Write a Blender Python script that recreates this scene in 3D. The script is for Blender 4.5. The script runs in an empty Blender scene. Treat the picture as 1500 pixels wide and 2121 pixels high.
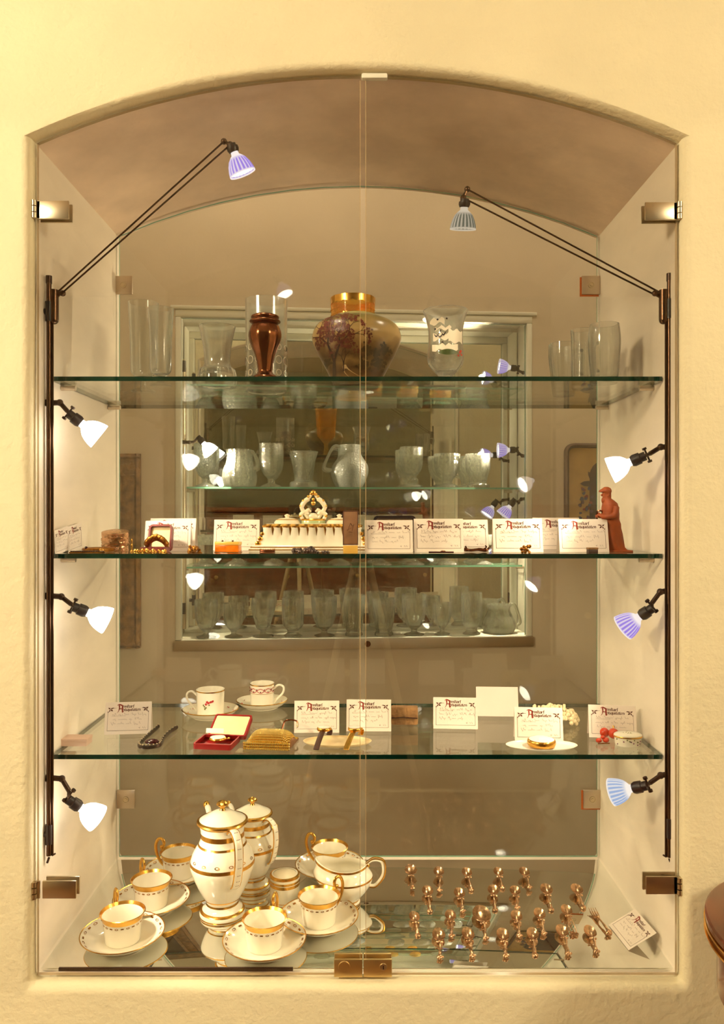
import bpy, bmesh, math, random
from mathutils import Vector, Matrix, noise
R = math.radians; PI = math.pi; cos = math.cos; sin = math.sin
scn = bpy.context.scene
COL = scn.collection
random.seed(7)

# ------------------------------------------------------------------ camera, light, exposure
F = 1625.0; CX, CY = 750.0, 1060.5; CD = 1.4; ZC = 1.45      # focal length in px, centre, camera distance, eye height
cam_d = bpy.data.cameras.new('camera'); cam = bpy.data.objects.new('camera', cam_d); COL.objects.link(cam)
cam.location = (0, -CD, ZC); cam.rotation_euler = (PI/2, 0, 0)
cam_d.sensor_fit = 'VERTICAL'; cam_d.sensor_height = 24.0; cam_d.lens = 24.0*F/2121.0; cam_d.clip_start = 0.02
scn.camera = cam

world = bpy.data.worlds.new('world'); scn.world = world; world.use_nodes = True
world.node_tree.nodes['Background'].inputs[0].default_value = (1.0, 0.86, 0.62, 1)
world.node_tree.nodes['Background'].inputs[1].default_value = 0.05

def area(name, loc, rot, sx, sy, watts, col):
    d = bpy.data.lights.new(name, 'AREA'); d.shape = 'RECTANGLE'; d.size = sx; d.size_y = sy
    d.energy = watts; d.color = col
    o = bpy.data.objects.new(name, d); COL.objects.link(o); o.location = loc; o.rotation_euler = rot
    return o
WARM = (1.0, 0.855, 0.57)
area('room_area_light', (-1.95, -1.75, 2.55), (R(42), R(-30), 0), 0.5, 0.5, 60.0, WARM)
area('room_area_light', (1.95, -1.75, 2.55), (R(42), R(30), 0), 0.5, 0.5, 28.0, WARM)  # weaker fill added at right to even out the light on the wall
area('corridor_fill_light', (0.3, 0.80, 2.70), (0, 0, 0), 2.4, 0.25, 5.5, (1.0, 0.84, 0.62))  # fill added to lift the corridor wall, no fixture there
SPOT_W = 4.1                                                    # watts of one halogen spot
SPOT_COL = (1.0, 0.84, 0.60)

vs = scn.view_settings
vs.view_transform = 'Standard'; vs.look = 'None'; vs.gamma = 1.0; vs.exposure = 0.35; vs.use_curve_mapping = False
cy = scn.cycles
cy.max_bounces = 12; cy.diffuse_bounces = 3; cy.glossy_bounces = 6; cy.transmission_bounces = 8; cy.transparent_max_bounces = 28
cy.debug_use_spatial_splits = True; cy.use_light_tree = False
cy.use_adaptive_sampling = True; cy.adaptive_threshold = 0.09
cy.caustics_reflective = True; cy.caustics_refractive = False
cy.sample_clamp_indirect = 4.0; cy.sample_clamp_direct = 0.0; cy.use_denoising = True; cy.blur_glossy = 1.0

# ------------------------------------------------------------------ geometry helpers
def at(px, py, D):
    return Vector(((px-CX)/F*D, D-CD, ZC-(py-CY)/F*D))
def on(px, py, z):                     # the pixel's point on the horizontal plane at height z
    D = (ZC-z)*F/(py-CY); return at(px, py, D)

def catmull(pts, n=6, closed=False):
    P = [Vector(p) for p in pts]; out = []
    m = len(P)
    rng = range(m if closed else m-1)
    for i in rng:
        if closed: a, b, c, d = P[(i-1) % m], P[i], P[(i+1) % m], P[(i+2) % m]
        else: a, b, c, d = P[max(i-1, 0)], P[i], P[i+1], P[min(i+2, m-1)]
        for k in range(n):
            t = k/n
            out.append(0.5*((2*b)+(c-a)*t+(2*a-5*b+4*c-d)*t*t+(3*b-a-3*c+d)*t**3))
    if not closed: out.append(P[-1].copy())
    return out

class MB:
    def __init__(s): s.v = []; s.f = []; s.m = []; s.mi = 0
    def add(s, vs_, fs, M=None):
        o = len(s.v)
        for v in vs_:
            v = Vector(v); s.v.append(M @ v if M is not None else v)
        for f in fs: s.f.append(tuple(i+o for i in f)); s.m.append(s.mi)
        return s
    def box(s, c, d, M=None, bev=0.0):
        x, y, z = d[0]/2, d[1]/2, d[2]/2; c = Vector(c)
        if bev <= 0:
            vv = [c+Vector((a*x, b*y, e*z)) for a in (-1, 1) for b in (-1, 1) for e in (-1, 1)]
            ff = [(0, 1, 3, 2), (4, 6, 7, 5), (0, 4, 5, 1), (2, 3, 7, 6), (0, 2, 6, 4), (1, 5, 7, 3)]
            return s.add(vv, ff, M)
        bm = bmesh.new(); bmesh.ops.create_cube(bm, size=1.0)
        for v in bm.verts: v.co = Vector((v.co.x*d[0], v.co.y*d[1], v.co.z*d[2]))+c
        bmesh.ops.bevel(bm, geom=bm.edges[:], offset=min(bev, min(d)*0.45), segments=2, affect='EDGES', profile=0.5)
        bm.verts.index_update()
        s.add([v.co.copy() for v in bm.verts], [tuple(v.index for v in f.verts) for f in bm.faces], M); bm.free(); return s
    def lathe(s, prof, seg=40, mod=None, M=None, a0=0.0, a1=2*PI):
        n = len(prof); full = abs(a1-a0-2*PI) < 1e-6; k = seg if full else seg+1
        vv = []; ff = []; idx = []
        for i, (r, z) in enumerate(prof):
            if r < 1e-7 and full:
                idx.append([len(vv)]*k); vv.append((0, 0, z)); continue
            row = []
            for j in range(k):
                a = a0+(a1-a0)*j/seg; rr = r if mod is None else mod(r, z, a, i)
                zz = z
                if isinstance(rr, tuple): rr, zz = rr
                row.append(len(vv)); vv.append((rr*cos(a), rr*sin(a), zz))
            idx.append(row)
        for i in range(n-1):
            for j in range(seg):
                j2 = (j+1) % k if full else j+1
                q = (idx[i][j], idx[i][j2], idx[i+1][j2], idx[i+1][j])
                u = []
                for t in q:
                    if t not in u: u.append(t)
                if len(u) > 2: ff.append(tuple(u))
        return s.add(vv, ff, M)
    def tube(s, pts, r, seg=8, closed=False, flat=1.0, cap=True, M=None, up=None):
        P = [Vector(p) for p in pts]; n = len(P); vv = []; ff = []
        rad = r if isinstance(r, (list, tuple)) else [r]*n
        if len(rad) != n: rad = [rad[min(int(i*(len(rad)-1)/(n-1)+0.5), len(rad)-1)] for i in range(n)]
        nrm = None
        for i in range(n):
            if closed: t = P[(i+1) % n]-P[(i-1) % n]
            else: t = P[min(i+1, n-1)]-P[max(i-1, 0)]
            if t.length < 1e-9: t = Vector((0, 0, 1))
            t.normalize()
            if nrm is None:
                u = Vector(up) if up is not None else (Vector((0, 0, 1)) if abs(t.z) < 0.9 else Vector((1, 0, 0)))
                nrm = (u-t*u.dot(t)).normalized()
            else:
                nrm = nrm-t*nrm.dot(t)
                nrm = nrm.normalized() if nrm.length > 1e-6 else t.orthogonal().normalized()
            b = t.cross(nrm)
            for j in range(seg):
                a = 2*PI*j/seg
                vv.append(P[i]+(nrm*cos(a)*flat+b*sin(a))*rad[i])
        for i in range(n if closed else n-1):
            for j in range(seg):
                a = i*seg+j; b_ = i*seg+(j+1) % seg; i2 = ((i+1) % n)*seg
                ff.append((a, b_, i2+(j+1) % seg, i2+j))
        if cap and not closed:
            ff.append(tuple(reversed(range(seg)))); ff.append(tuple((n-1)*seg+j for j in range(seg)))
        return s.add(vv, ff, M)
    def ball(s, c, r, seg=10, rings=6, M=None, sc=(1, 1, 1)):
        c = Vector(c); vv = [c+Vector((0, 0, -r*sc[2]))]; ff = []
        for i in range(1, rings):
            t = -PI/2+PI*i/rings
            for j in range(seg):
                a = 2*PI*j/seg; vv.append(c+Vector((r*cos(t)*cos(a)*sc[0], r*cos(t)*sin(a)*sc[1], r*sin(t)*sc[2])))
        vv.append(c+Vector((0, 0, r*sc[2])))
        for j in range(seg): ff.append((0, 1+(j+1) % seg, 1+j))
        for i in range(rings-2):
            for j in range(seg):
                a = 1+i*seg+j; b = 1+i*seg+(j+1) % seg; ff.append((a, b, b+seg, a+seg))
        L = len(vv)-1; o = 1+(rings-2)*seg
        for j in range(seg): ff.append((o+j, o+(j+1) % seg, L))
        return s.add(vv, ff, M)
    def prism(s, poly, d0, d1, M=None, axis='y'):
        n = len(poly); vv = []
        for d in (d0, d1):
            for (a, b) in poly: vv.append((a, d, b) if axis == 'y' else (a, b, d))
        ff = [tuple(range(n)), tuple(reversed(range(n, 2*n)))]
        for i in range(n): j = (i+1) % n; ff.append((i, i+n, j+n, j))
        return s.add(vv, ff, M)
    def loft(s, rings, cap=True, M=None):
        n = len(rings[0]); vv = [p for r_ in rings for p in r_]; ff = []
        for i in range(len(rings)-1):
            for j in range(n):
                ff.append((i*n+j, i*n+(j+1) % n, (i+1)*n+(j+1) % n, (i+1)*n+j))
        if cap: ff.append(tuple(reversed(range(n)))); ff.append(tuple((len(rings)-1)*n+j for j in range(n)))
        return s.add(vv, ff, M)
    def mesh(s, name, mats, ang=38):
        me = bpy.data.meshes.new(name); me.from_pydata([tuple(v) for v in s.v], [], s.f)
        for m in (mats if isinstance(mats, (list, tuple)) else [mats]): me.materials.append(m)
        for p, i in zip(me.polygons, s.m): p.material_index = i
        bm = bmesh.new(); bm.from_mesh(me); bmesh.ops.recalc_face_normals(bm, faces=bm.faces[:]); bm.to_mesh(me); bm.free()
        me.shade_smooth()
        if ang is not None: me.set_sharp_from_angle(angle=R(ang))
        return me
    def build(s, name, mats, parent=None, ang=38):
        return inst(name, s.mesh(name, mats, ang), parent)

def inst(name, me, parent=None, loc=(0, 0, 0), rot=(0, 0, 0)):
    o = bpy.data.objects.new(name, me); COL.objects.link(o); o.parent = parent; o.location = loc; o.rotation_euler = rot
    return o
def tag(o, label, cat=None, group=None):
    o['label'] = label
    if cat: o['category'] = cat
    if group: o['group'] = group
    return o
def thing(name, label, cat, loc=(0, 0, 0), rotz=0.0, group=None):
    o = bpy.data.objects.new(name, None); COL.objects.link(o); o.empty_display_size = 0.02
    o.location = loc; o.rotation_euler = (0, 0, rotz); return tag(o, label, cat, group)
def struct(o): o['kind'] = 'structure'; return o
def shell(prof, t, floor=None):        # close an outer profile to a hollow vessel with wall t
    fl = prof[0][1]+t if floor is None else floor
    inner = [(max(r-t, 0.0004), z) for (r, z) in reversed(prof) if z > fl+1e-4 and r > t*1.2]
    base = [(0, prof[0][1])]
    r_end = inner[-1][0] if inner else 0.001
    return base+list(prof)+inner+[(r_end*0.85, fl), (0, fl)]
def smooth_prof(pts, n=5):
    return [(max(p.x, 0.0), p.y) for p in catmull([(r, z, 0) for r, z in pts], n)]
def prof_r(prof, z):
    for (r0, z0), (r1, z1) in zip(prof, prof[1:]):
        if z0 <= z <= z1 and z1 > z0: return r0+(r1-r0)*(z-z0)/(z1-z0)
    return prof[-1][0]
def band(prof, z0, z1, eps=0.0003, seg=40, n=4, name='gold_band', mat=None, parent=None):
    pr = [(prof_r(prof, z0+(z1-z0)*i/n)+eps, z0+(z1-z0)*i/n) for i in range(n+1)]
    return MB().lathe(pr, seg).build(name, mat, parent)
def frame_to(d, roll_up=(0, 0, 1)):   # matrix whose +z points along d
    return Vector(d).to_track_quat('Z', 'Y').to_matrix().to_4x4()

# ------------------------------------------------------------------ materials
def base_mat(name):
    m = bpy.data.materials.new(name); m.use_nodes = True; nt = m.node_tree
    return m, nt, nt.nodes['Principled BSDF']
def srgb(r, g, b): return tuple(((c/255)/12.92 if c/255 <= 0.04045 else ((c/255+0.055)/1.055)**2.4) for c in (r, g, b))+(1.0,)
def mat(name, col, rough=0.5, metal=0.0, var=0.0, vscale=30.0, bump=0.0, bscale=60.0, coat=0.0, trans=0.0, spec=None, sub=0.0):
    m, nt, p = base_mat(name)
    c = srgb(*col) if max(col) > 1.001 else tuple(col)+(1.0,)
    p.inputs['Base Color'].default_value = c; p.inputs['Roughness'].default_value = rough; p.inputs['Metallic'].default_value = metal
    if coat: p.inputs['Coat Weight'].default_value = coat; p.inputs['Coat Roughness'].default_value = 0.05
    if trans: p.inputs['Transmission Weight'].default_value = trans
    if spec is not None: p.inputs['Specular IOR Level'].default_value = spec
    if var or bump:
        tc = nt.nodes.new('ShaderNodeTexCoord')
    if var:
        n = nt.nodes.new('ShaderNodeTexNoise'); n.inputs['Scale'].default_value = vscale; n.inputs['Detail'].default_value = 5
        nt.links.new(tc.outputs['Object'], n.inputs['Vector'])
        rp = nt.nodes.new('ShaderNodeValToRGB'); rp.color_ramp.elements[0].position = 0.3; rp.color_ramp.elements[1].position = 0.7
        rp.color_ramp.elements[0].color = tuple(x*(1-var) for x in c[:3])+(1,)
        rp.color_ramp.elements[1].color = tuple(min(1, x*(1+var)) for x in c[:3])+(1,)
        nt.links.new(n.outputs['Fac'], rp.inputs['Fac']); nt.links.new(rp.outputs['Color'], p.inputs['Base Color'])
    if bump:
        n2 = nt.nodes.new('ShaderNodeTexNoise'); n2.inputs['Scale'].default_value = bscale; n2.inputs['Detail'].default_value = 6
        nt.links.new(tc.outputs['Object'], n2.inputs['Vector'])
        b = nt.nodes.new('ShaderNodeBump'); b.inputs['Strength'].default_value = bump; b.inputs['Distance'].default_value = 0.004
        nt.links.new(n2.outputs['Fac'], b.inputs['Height']); nt.links.new(b.outputs['Normal'], p.inputs['Normal'])
    return m
def pane_mat(name, tint, f0=0.043):    # clear sheet glass: Schlick reflection over a tinted clear body
    m = bpy.data.materials.new(name); m.use_nodes = True; nt = m.node_tree; nt.nodes.clear()
    out = nt.nodes.new('ShaderNodeOutputMaterial'); mx = nt.nodes.new('ShaderNodeMixShader')
    tr = nt.nodes.new('ShaderNodeBsdfTransparent'); gl = nt.nodes.new('ShaderNodeBsdfGlossy')
    tr.inputs[0].default_value = tuple(tint)+(1,); gl.inputs['Roughness'].default_value = 0.0; gl.inputs[0].default_value = (1, 1, 1, 1)
    g = nt.nodes.new('ShaderNodeNewGeometry'); dt = nt.nodes.new('ShaderNodeVectorMath'); dt.operation = 'DOT_PRODUCT'
    nt.links.new(g.outputs['Normal'], dt.inputs[0]); nt.links.new(g.outputs['Incoming'], dt.inputs[1])
    def mth(op, a, b=None):
        n = nt.nodes.new('ShaderNodeMath'); n.operation = op
        for i, x in enumerate((a, b)):
            if x is None: continue
            if isinstance(x, (int, float)): n.inputs[i].default_value = x
            else: nt.links.new(x, n.inputs[i])
        return n.outputs[0]
    ab = mth('ABSOLUTE', dt.outputs['Value']); om = mth('SUBTRACT', 1.0, ab); p5 = mth('POWER', om, 5.0)
    fac = mth('ADD', mth('MULTIPLY', p5, 1.0-f0), f0)
    nt.links.new(fac, mx.inputs[0]); nt.links.new(tr.outputs[0], mx.inputs[1]); nt.links.new(gl.outputs[0], mx.inputs[2])
    nt.links.new(mx.outputs[0], out.inputs[0]); return m
def crystal_mat(name, col, milky=0.10, ior=1.5, clear=0.2, bump=0.0, rough=0.05):
    m = bpy.data.materials.new(name); m.use_nodes = True; nt = m.node_tree; nt.nodes.clear()
    out = nt.nodes.new('ShaderNodeOutputMaterial'); g = nt.nodes.new('ShaderNodeBsdfGlass')
    g.inputs['Color'].default_value = tuple(col)+(1,); g.inputs['IOR'].default_value = ior; g.inputs['Roughness'].default_value = rough
    tl = nt.nodes.new('ShaderNodeBsdfTranslucent'); tl.inputs[0].default_value = tuple(col)+(1,)
    df = nt.nodes.new('ShaderNodeBsdfDiffuse'); df.inputs[0].default_value = tuple(col)+(1,)
    tr = nt.nodes.new('ShaderNodeBsdfTransparent'); tr.inputs[0].default_value = tuple(col)+(1,)
    ad = nt.nodes.new('ShaderNodeMixShader'); ad.inputs[0].default_value = 0.5
    nt.links.new(tl.outputs[0], ad.inputs[1]); nt.links.new(df.outputs[0], ad.inputs[2])
    m1 = nt.nodes.new('ShaderNodeMixShader'); m1.inputs[0].default_value = clear
    nt.links.new(g.outputs[0], m1.inputs[1]); nt.links.new(tr.outputs[0], m1.inputs[2])
    m2 = nt.nodes.new('ShaderNodeMixShader'); m2.inputs[0].default_value = milky
    nt.links.new(m1.outputs[0], m2.inputs[1]); nt.links.new(ad.outputs[0], m2.inputs[2])
    m3 = nt.nodes.new('ShaderNodeMixShader'); m3.inputs[0].default_value = 0.12 if bump else 0.03
    gs = nt.nodes.new('ShaderNodeBsdfGlossy'); gs.inputs['Roughness'].default_value = 0.14
    nt.links.new(m2.outputs[0], m3.inputs[1]); nt.links.new(gs.outputs[0], m3.inputs[2]); nt.links.new(m3.outputs[0], out.inputs[0])
    if bump:
        tc = nt.nodes.new('ShaderNodeTexCoord'); v = nt.nodes.new('ShaderNodeTexVoronoi'); v.inputs['Scale'].default_value = bump
        nt.links.new(tc.outputs['Object'], v.inputs['Vector'])
        b = nt.nodes.new('ShaderNodeBump'); b.inputs['Strength'].default_value = 0.9; b.inputs['Distance'].default_value = 0.003
        nt.links.new(v.outputs['Distance'], b.inputs['Height']); nt.links.new(b.outputs['Normal'], g.inputs['Normal']); nt.links.new(b.outputs['Normal'], gs.inputs['Normal'])
    return m
def emit_mat(name, col, strength, rib=None):
    m = bpy.data.materials.new(name); m.use_nodes = True; nt = m.node_tree; nt.nodes.clear()
    out = nt.nodes.new('ShaderNodeOutputMaterial'); e = nt.nodes.new('ShaderNodeEmission')
    e.inputs[0].default_value = tuple(col)+(1,); e.inputs[1].default_value = strength
    if rib:                                 # dichroic ribs around the lamp axis, white-hot at the neck
        tc = nt.nodes.new('ShaderNodeTexCoord'); sp = nt.nodes.new('ShaderNodeSeparateXYZ'); nt.links.new(tc.outputs['Object'], sp.inputs[0])
        def mth(op, a, b=0.0):
            n = nt.nodes.new('ShaderNodeMath'); n.operation = op
            for i, x in enumerate((a, b)):
                if isinstance(x, (int, float)): n.inputs[i].default_value = x
                else: nt.links.new(x, n.inputs[i])
            return n.outputs[0]
        wv = mth('MULTIPLY_ADD', mth('SINE', mth('MULTIPLY', mth('ARCTAN2', sp.outputs['Y'], sp.outputs['X']), 20.0)), 0.32)
        wv.node.inputs[2].default_value = 0.34
        zz = nt.nodes.new('ShaderNodeMapRange'); zz.inputs[1].default_value = 0.010; zz.inputs[2].default_value = 0.020; zz.inputs[3].default_value = 1.0; zz.inputs[4].default_value = 0.0
        nt.links.new(sp.outputs['Z'], zz.inputs[0])
        z2 = nt.nodes.new('ShaderNodeMapRange'); z2.inputs[1].default_value = 0.039; z2.inputs[2].default_value = 0.043; nt.links.new(sp.outputs['Z'], z2.inputs[0])
        fac = mth('MAXIMUM', mth('MAXIMUM', wv, zz.outputs[0]), z2.outputs[0])
        rp = nt.nodes.new('ShaderNodeValToRGB'); els = rp.color_ramp.elements
        els[0].position = 0.15; els[0].color = tuple(rib)+(1,); els[1].position = 0.85; els[1].color = tuple(col)+(1,)
        nt.links.new(fac, rp.inputs['Fac']); nt.links.new(rp.outputs['Color'], e.inputs[0])
    nt.links.new(e.outputs[0], out.inputs[0]); return m
def plaster(name, col, var=0.06, bump=0.35, streak=False):
    m, nt, p = base_mat(name); c = srgb(*col); p.inputs['Roughness'].default_value = 0.85; p.inputs['Specular IOR Level'].default_value = 0.15
    tc = nt.nodes.new('ShaderNodeTexCoord'); mp = nt.nodes.new('ShaderNodeMapping'); nt.links.new(tc.outputs['Object'], mp.inputs[0])
    if streak: mp.inputs['Scale'].default_value = (1.0, 1.0, 3.0)
    n = nt.nodes.new('ShaderNodeTexNoise'); n.inputs['Scale'].default_value = 3.0; n.inputs['Detail'].default_value = 8; n.inputs['Roughness'].default_value = 0.6
    nt.links.new(mp.outputs[0], n.inputs['Vector'])
    rp = nt.nodes.new('ShaderNodeValToRGB'); e = rp.color_ramp.elements; e[0].position = 0.35; e[1].position = 0.68
    e[0].color = tuple(x*(1-var) for x in c[:3])+(1,); e[1].color = tuple(min(x*(1+var), 1) for x in c[:3])+(1,)
    nt.links.new(n.outputs['Fac'], rp.inputs[0]); nt.links.new(rp.outputs[0], p.inputs['Base Color'])
    h = nt.nodes.new('ShaderNodeTexNoise'); h.inputs['Scale'].default_value = 95.0; h.inputs['Detail'].default_value = 7
    h2 = nt.nodes.new('ShaderNodeTexNoise'); h2.inputs['Scale'].default_value = 14.0; h2.inputs['Detail'].default_value = 4
    nt.links.new(tc.outputs['Object'], h.inputs['Vector']); nt.links.new(tc.outputs['Object'], h2.inputs['Vector'])
    ad = nt.nodes.new('ShaderNodeMath'); ad.operation = 'ADD'; nt.links.new(h.outputs['Fac'], ad.inputs[0]); nt.links.new(h2.outputs['Fac'], ad.inputs[1])
    b = nt.nodes.new('ShaderNodeBump'); b.inputs['Strength'].default_value = bump; b.inputs['Distance'].default_value = 0.004
    nt.links.new(ad.outputs[0], b.inputs['Height']); nt.links.new(b.outputs[0], p.inputs['Normal']); return m

M = {}
M['wall'] = plaster('cream_plaster', (243, 230, 194), 0.05, 0.6)
M['niche'] = plaster('niche_plaster', (238, 224, 204), 0.08, 0.12, True)
M['soffit'] = plaster('warm_lit_soffit_plaster', (236, 208, 184), 0.22, 0.12)  # redder base stands in for the redder light here; clouding belongs to the plaster
M['corridor'] = plaster('corridor_plaster', (222, 204, 180), 0.06, 0.12)
M['rear'] = plaster('grey_green_plaster', (158, 156, 140), 0.06, 0.1)
M['white_paint'] = mat('white_paint', (240, 234, 216), 0.45)
M['floor'] = mat('wood_floor', (120, 84, 50), 0.4, var=0.2, vscale=6)
M['pane'] = pane_mat('door_glass', (0.955, 0.95, 0.93))
M['backpane'] = pane_mat('back_glass', (0.93, 0.94, 0.92))
M['shelf'] = pane_mat('shelf_glass', (0.95, 0.975, 0.955))
M['edge'] = mat('green_glass_edge', (2, 44, 32), 0.08, var=0.6, vscale=9, coat=0.6)
M['edge2'] = mat('pale_green_glass_edge', (120, 176, 150), 0.12, coat=0.6)
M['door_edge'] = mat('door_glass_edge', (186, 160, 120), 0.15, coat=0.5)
M['mirror'] = mat('mirror_silver', (0.86, 0.88, 0.85), 0.0, 1.0)
M['chrome'] = mat('polished_steel', (206, 192, 166), 0.30, 1.0)
M['brushed'] = mat('brushed_metal', (206, 192, 172), 0.42, 1.0)
M['brass'] = mat('polished_brass', (226, 200, 144), 0.36, 1.0)
M['bronze'] = mat('bronze_tube', (92, 68, 52), 0.28, 1.0)
M['dark'] = mat('dark_plastic', (34, 22, 22), 0.4)
M['clipdark'] = mat('brown_fitting', (66, 46, 36), 0.35, 0.6)
M['orange'] = mat('orange_pad', (190, 96, 30), 0.6)
M['gold'] = mat('gilding', (228, 176, 84), 0.24, 1.0, var=0.12, vscale=90)
M['mail'] = mat('gold_mail', (252, 222, 132), 0.22, 1.0)
M['gold_dark'] = mat('old_gold', (160, 108, 46), 0.3, 1.0, var=0.4, vscale=160)
M['porcelain'] = mat('white_porcelain', (246, 238, 216), 0.12, coat=0.5)
M['porcelain2'] = mat('ivory_porcelain', (240, 224, 192), 0.16, coat=0.4)
M['silver'] = mat('old_silver_gilt', (224, 182, 144), 0.20, 1.0, var=0.25, vscale=140, bump=0.25, bscale=120)
M['copper'] = mat('copper', (142, 88, 60), 0.2, 1.0, var=0.12, vscale=40)
M['terracotta'] = mat('terracotta', (154, 68, 16), 0.6, var=0.18, vscale=60, bump=0.3, bscale=90)
M['card'] = mat('white_card', (240, 225, 209), 0.7)
M['ink_red'] = mat('red_brown_ink', (140, 40, 22), 0.7)
M['ink_brown'] = mat('brown_ink', (96, 56, 40), 0.7)
M['ink_pale'] = mat('pale_pen_ink', (150, 128, 118), 0.7)
M['red_leather'] = mat('red_leather', (150, 24, 22), 0.4, var=0.15, vscale=50)
M['maroon_leather'] = mat('maroon_leather', (120, 44, 46), 0.4, var=0.25, vscale=60)
M['satin'] = mat('cream_satin', (238, 214, 164), 0.45, var=0.08, vscale=40)
M['black'] = mat('black_leather', (26, 18, 18), 0.35)
M['brown_leather'] = mat('brown_leather', (66, 40, 28), 0.45)
M['amber'] = mat('amber', (226, 112, 18), 0.15, var=0.45, vscale=55, coat=0.6)
M['amber_pale'] = mat('pale_amber', (240, 190, 92), 0.2, coat=0.5)
M['coral'] = mat('white_coral', (240, 220, 176), 0.7, bump=0.6, bscale=160)
M['shell_pink'] = mat('pale_pink_card', (226, 190, 166), 0.5)
M['sepia'] = mat('aged_paper', (150, 108, 76), 0.6, var=0.25, vscale=40)
M['sepia_edge'] = mat('aged_paper_rim', (84, 44, 26), 0.6)
M['garnet'] = mat('garnet', (60, 8, 16), 0.1, coat=0.8)
M['redstone'] = mat('red_carnelian', (206, 58, 20), 0.15, coat=0.7)
M['blackened'] = mat('blackened_silver', (96, 84, 80), 0.3, 1.0, var=0.3, vscale=200)
M['tapestry'] = mat('brown_brocade', (150, 110, 66), 0.8, var=0.3, vscale=70, bump=0.5, bscale=150)
M['crystal'] = crystal_mat('clear_crystal', (0.985, 0.99, 0.975), 0.05, clear=0.12, ior=1.52)
M['cut'] = crystal_mat('cut_crystal', (0.97, 0.985, 0.94), 0.08, clear=0.26, bump=110.0, rough=0.03)
M['clear_cut'] = crystal_mat('pressed_clear_glass', (0.97, 0.985, 0.94), 0.06, clear=0.22, bump=45.0, rough=0.03)
M['frost'] = crystal_mat('iced_glass', (0.95, 0.97, 0.93), 0.30, clear=0.2, bump=160.0)
M['amberglass'] = crystal_mat('amber_glass', (1.0, 0.76, 0.26), 0.14, clear=0.4)
M['bulb_white'] = emit_mat('halogen_white', (1.0, 0.93, 0.80), 16.0)
M['bulb_violet'] = emit_mat('halogen_violet', (1.0, 0.90, 0.88), 0.9, rib=(0.34, 0.22, 0.80))
M['bulb_blue'] = emit_mat('halogen_blue', (1.0, 0.92, 0.84), 0.9, rib=(0.34, 0.46, 0.72))
M['bulb_pink'] = emit_mat('halogen_pink', (1.0, 0.95, 0.90), 3.2, rib=(1.0, 0.72, 0.66))
M['lens'] = emit_mat('halogen_front', (1.0, 0.90, 0.72), 26.0)
M['wood'] = mat('polished_dark_wood', (98, 44, 18), 0.25, var=0.35, vscale=14, coat=0.5)
M['gilt_frame'] = mat('dull_gilt_frame', (140, 102, 54), 0.5, 0.2, var=0.5, vscale=40, bump=0.9, bscale=45)

# ------------------------------------------------------------------ the setting
XL, XR = -0.584, 0.566; XM = (XL+XR)/2; ZF = ZC-0.832; ZS = ZC+0.6595; SAG = 0.121
YB = 0.469; YW = 0.492                      # back pane, rear face of the thick wall
ROOM_X0, ROOM_X1, ROOM_Y0, ROOM_H = -2.3, 2.3, -3.3, 2.74
def outline(off=0.0, n=26, x0=XL, x1=XR, z0=ZF, corner=0.012):
    hw = (x1-x0)/2+off; xm = (x0+x1)/2; zs = ZS; s = SAG+off*0.8
    Rr = (hw*hw+s*s)/(2*s); a = math.asin(hw/Rr); zc = zs+s-Rr
    pts = []
    zb = z0-off
    for k in range(5):
        t = PI+PI/2*k/4; pts.append((xm-hw+corner+corner*cos(t), zb+corner+corner*sin(t)))
    for k in range(5):
        t = 1.5*PI+PI/2*k/4; pts.append((xm+hw-corner+corner*cos(t), zb+corner+corner*sin(t)))
    for k in range(n+1):
        t = a-2*a*k/n; pts.append((xm+Rr*sin(t), zc+Rr*cos(t)))
    return pts
def ring_fill(bm, y, outer, inner):
    vo = [bm.verts.new((x, y, z)) for x, z in outer]; vi = [bm.verts.new((x, y, z)) for x, z in inner]
    es = []
    for L in (vo, vi):
        for i in range(len(L)): es.append(bm.edges.new((L[i], L[(i+1) % len(L)])))
    bmesh.ops.triangle_fill(bm, use_beauty=True, use_dissolve=False, edges=es)
    return vo, vi
def wall_front():
    bm = bmesh.new()
    rect = [(ROOM_X0, 0), (ROOM_X1, 0), (ROOM_X1, ROOM_H), (ROOM_X0, ROOM_H)]
    r = 0.014; yf = -0.026
    loops = []
    vo, vi = ring_fill(bm, yf, rect, outline(r))
    loops.append(vi)
    for k in range(1, 5):
        t = PI/2*k/4
        loops.append([bm.verts.new((x, yf+r*(1-cos(t)), z)) for x, z in outline(r*(1-sin(t)))])
    loops.append([bm.verts.new((x, 0.012, z)) for x, z in outline(0)])
    vo2, vb = ring_fill(bm, YW, rect, outline(0.004)); 
    for a, b in zip(loops, loops[1:]):
        for i in range(len(a)): j = (i+1) % len(a); bm.faces.new((a[i], a[j], b[j], b[i]))
    for i in range(4): j = (i+1) % 4; bm.faces.new((vo[i], vo[j], vo2[j], vo2[i]))
    bmesh.ops.recalc_face_normals(bm, faces=bm.faces[:])
    me = bpy.data.meshes.new('wall_front'); bm.to_mesh(me); bm.free(); me.materials.append(M['wall'])
    me.shade_smooth(); me.set_sharp_from_angle(angle=R(30))
    return struct(inst('wall_front', me))
wall_front()
mb = MB(); o0 = outline(0.0)
def ext(off, y): return [Vector((x, y, z)) for x, z in outline(off)]
mb.loft([ext(0, 0.010), ext(0, 0.2), ext(0, 0.35), ext(0, YW), ext(0.006, YW), ext(0.006, 0.010), ext(0, 0.010)], cap=False)
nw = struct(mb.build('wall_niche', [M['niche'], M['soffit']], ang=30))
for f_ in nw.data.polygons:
    if f_.center.z > ZS: f_.material_index = 1

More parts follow.
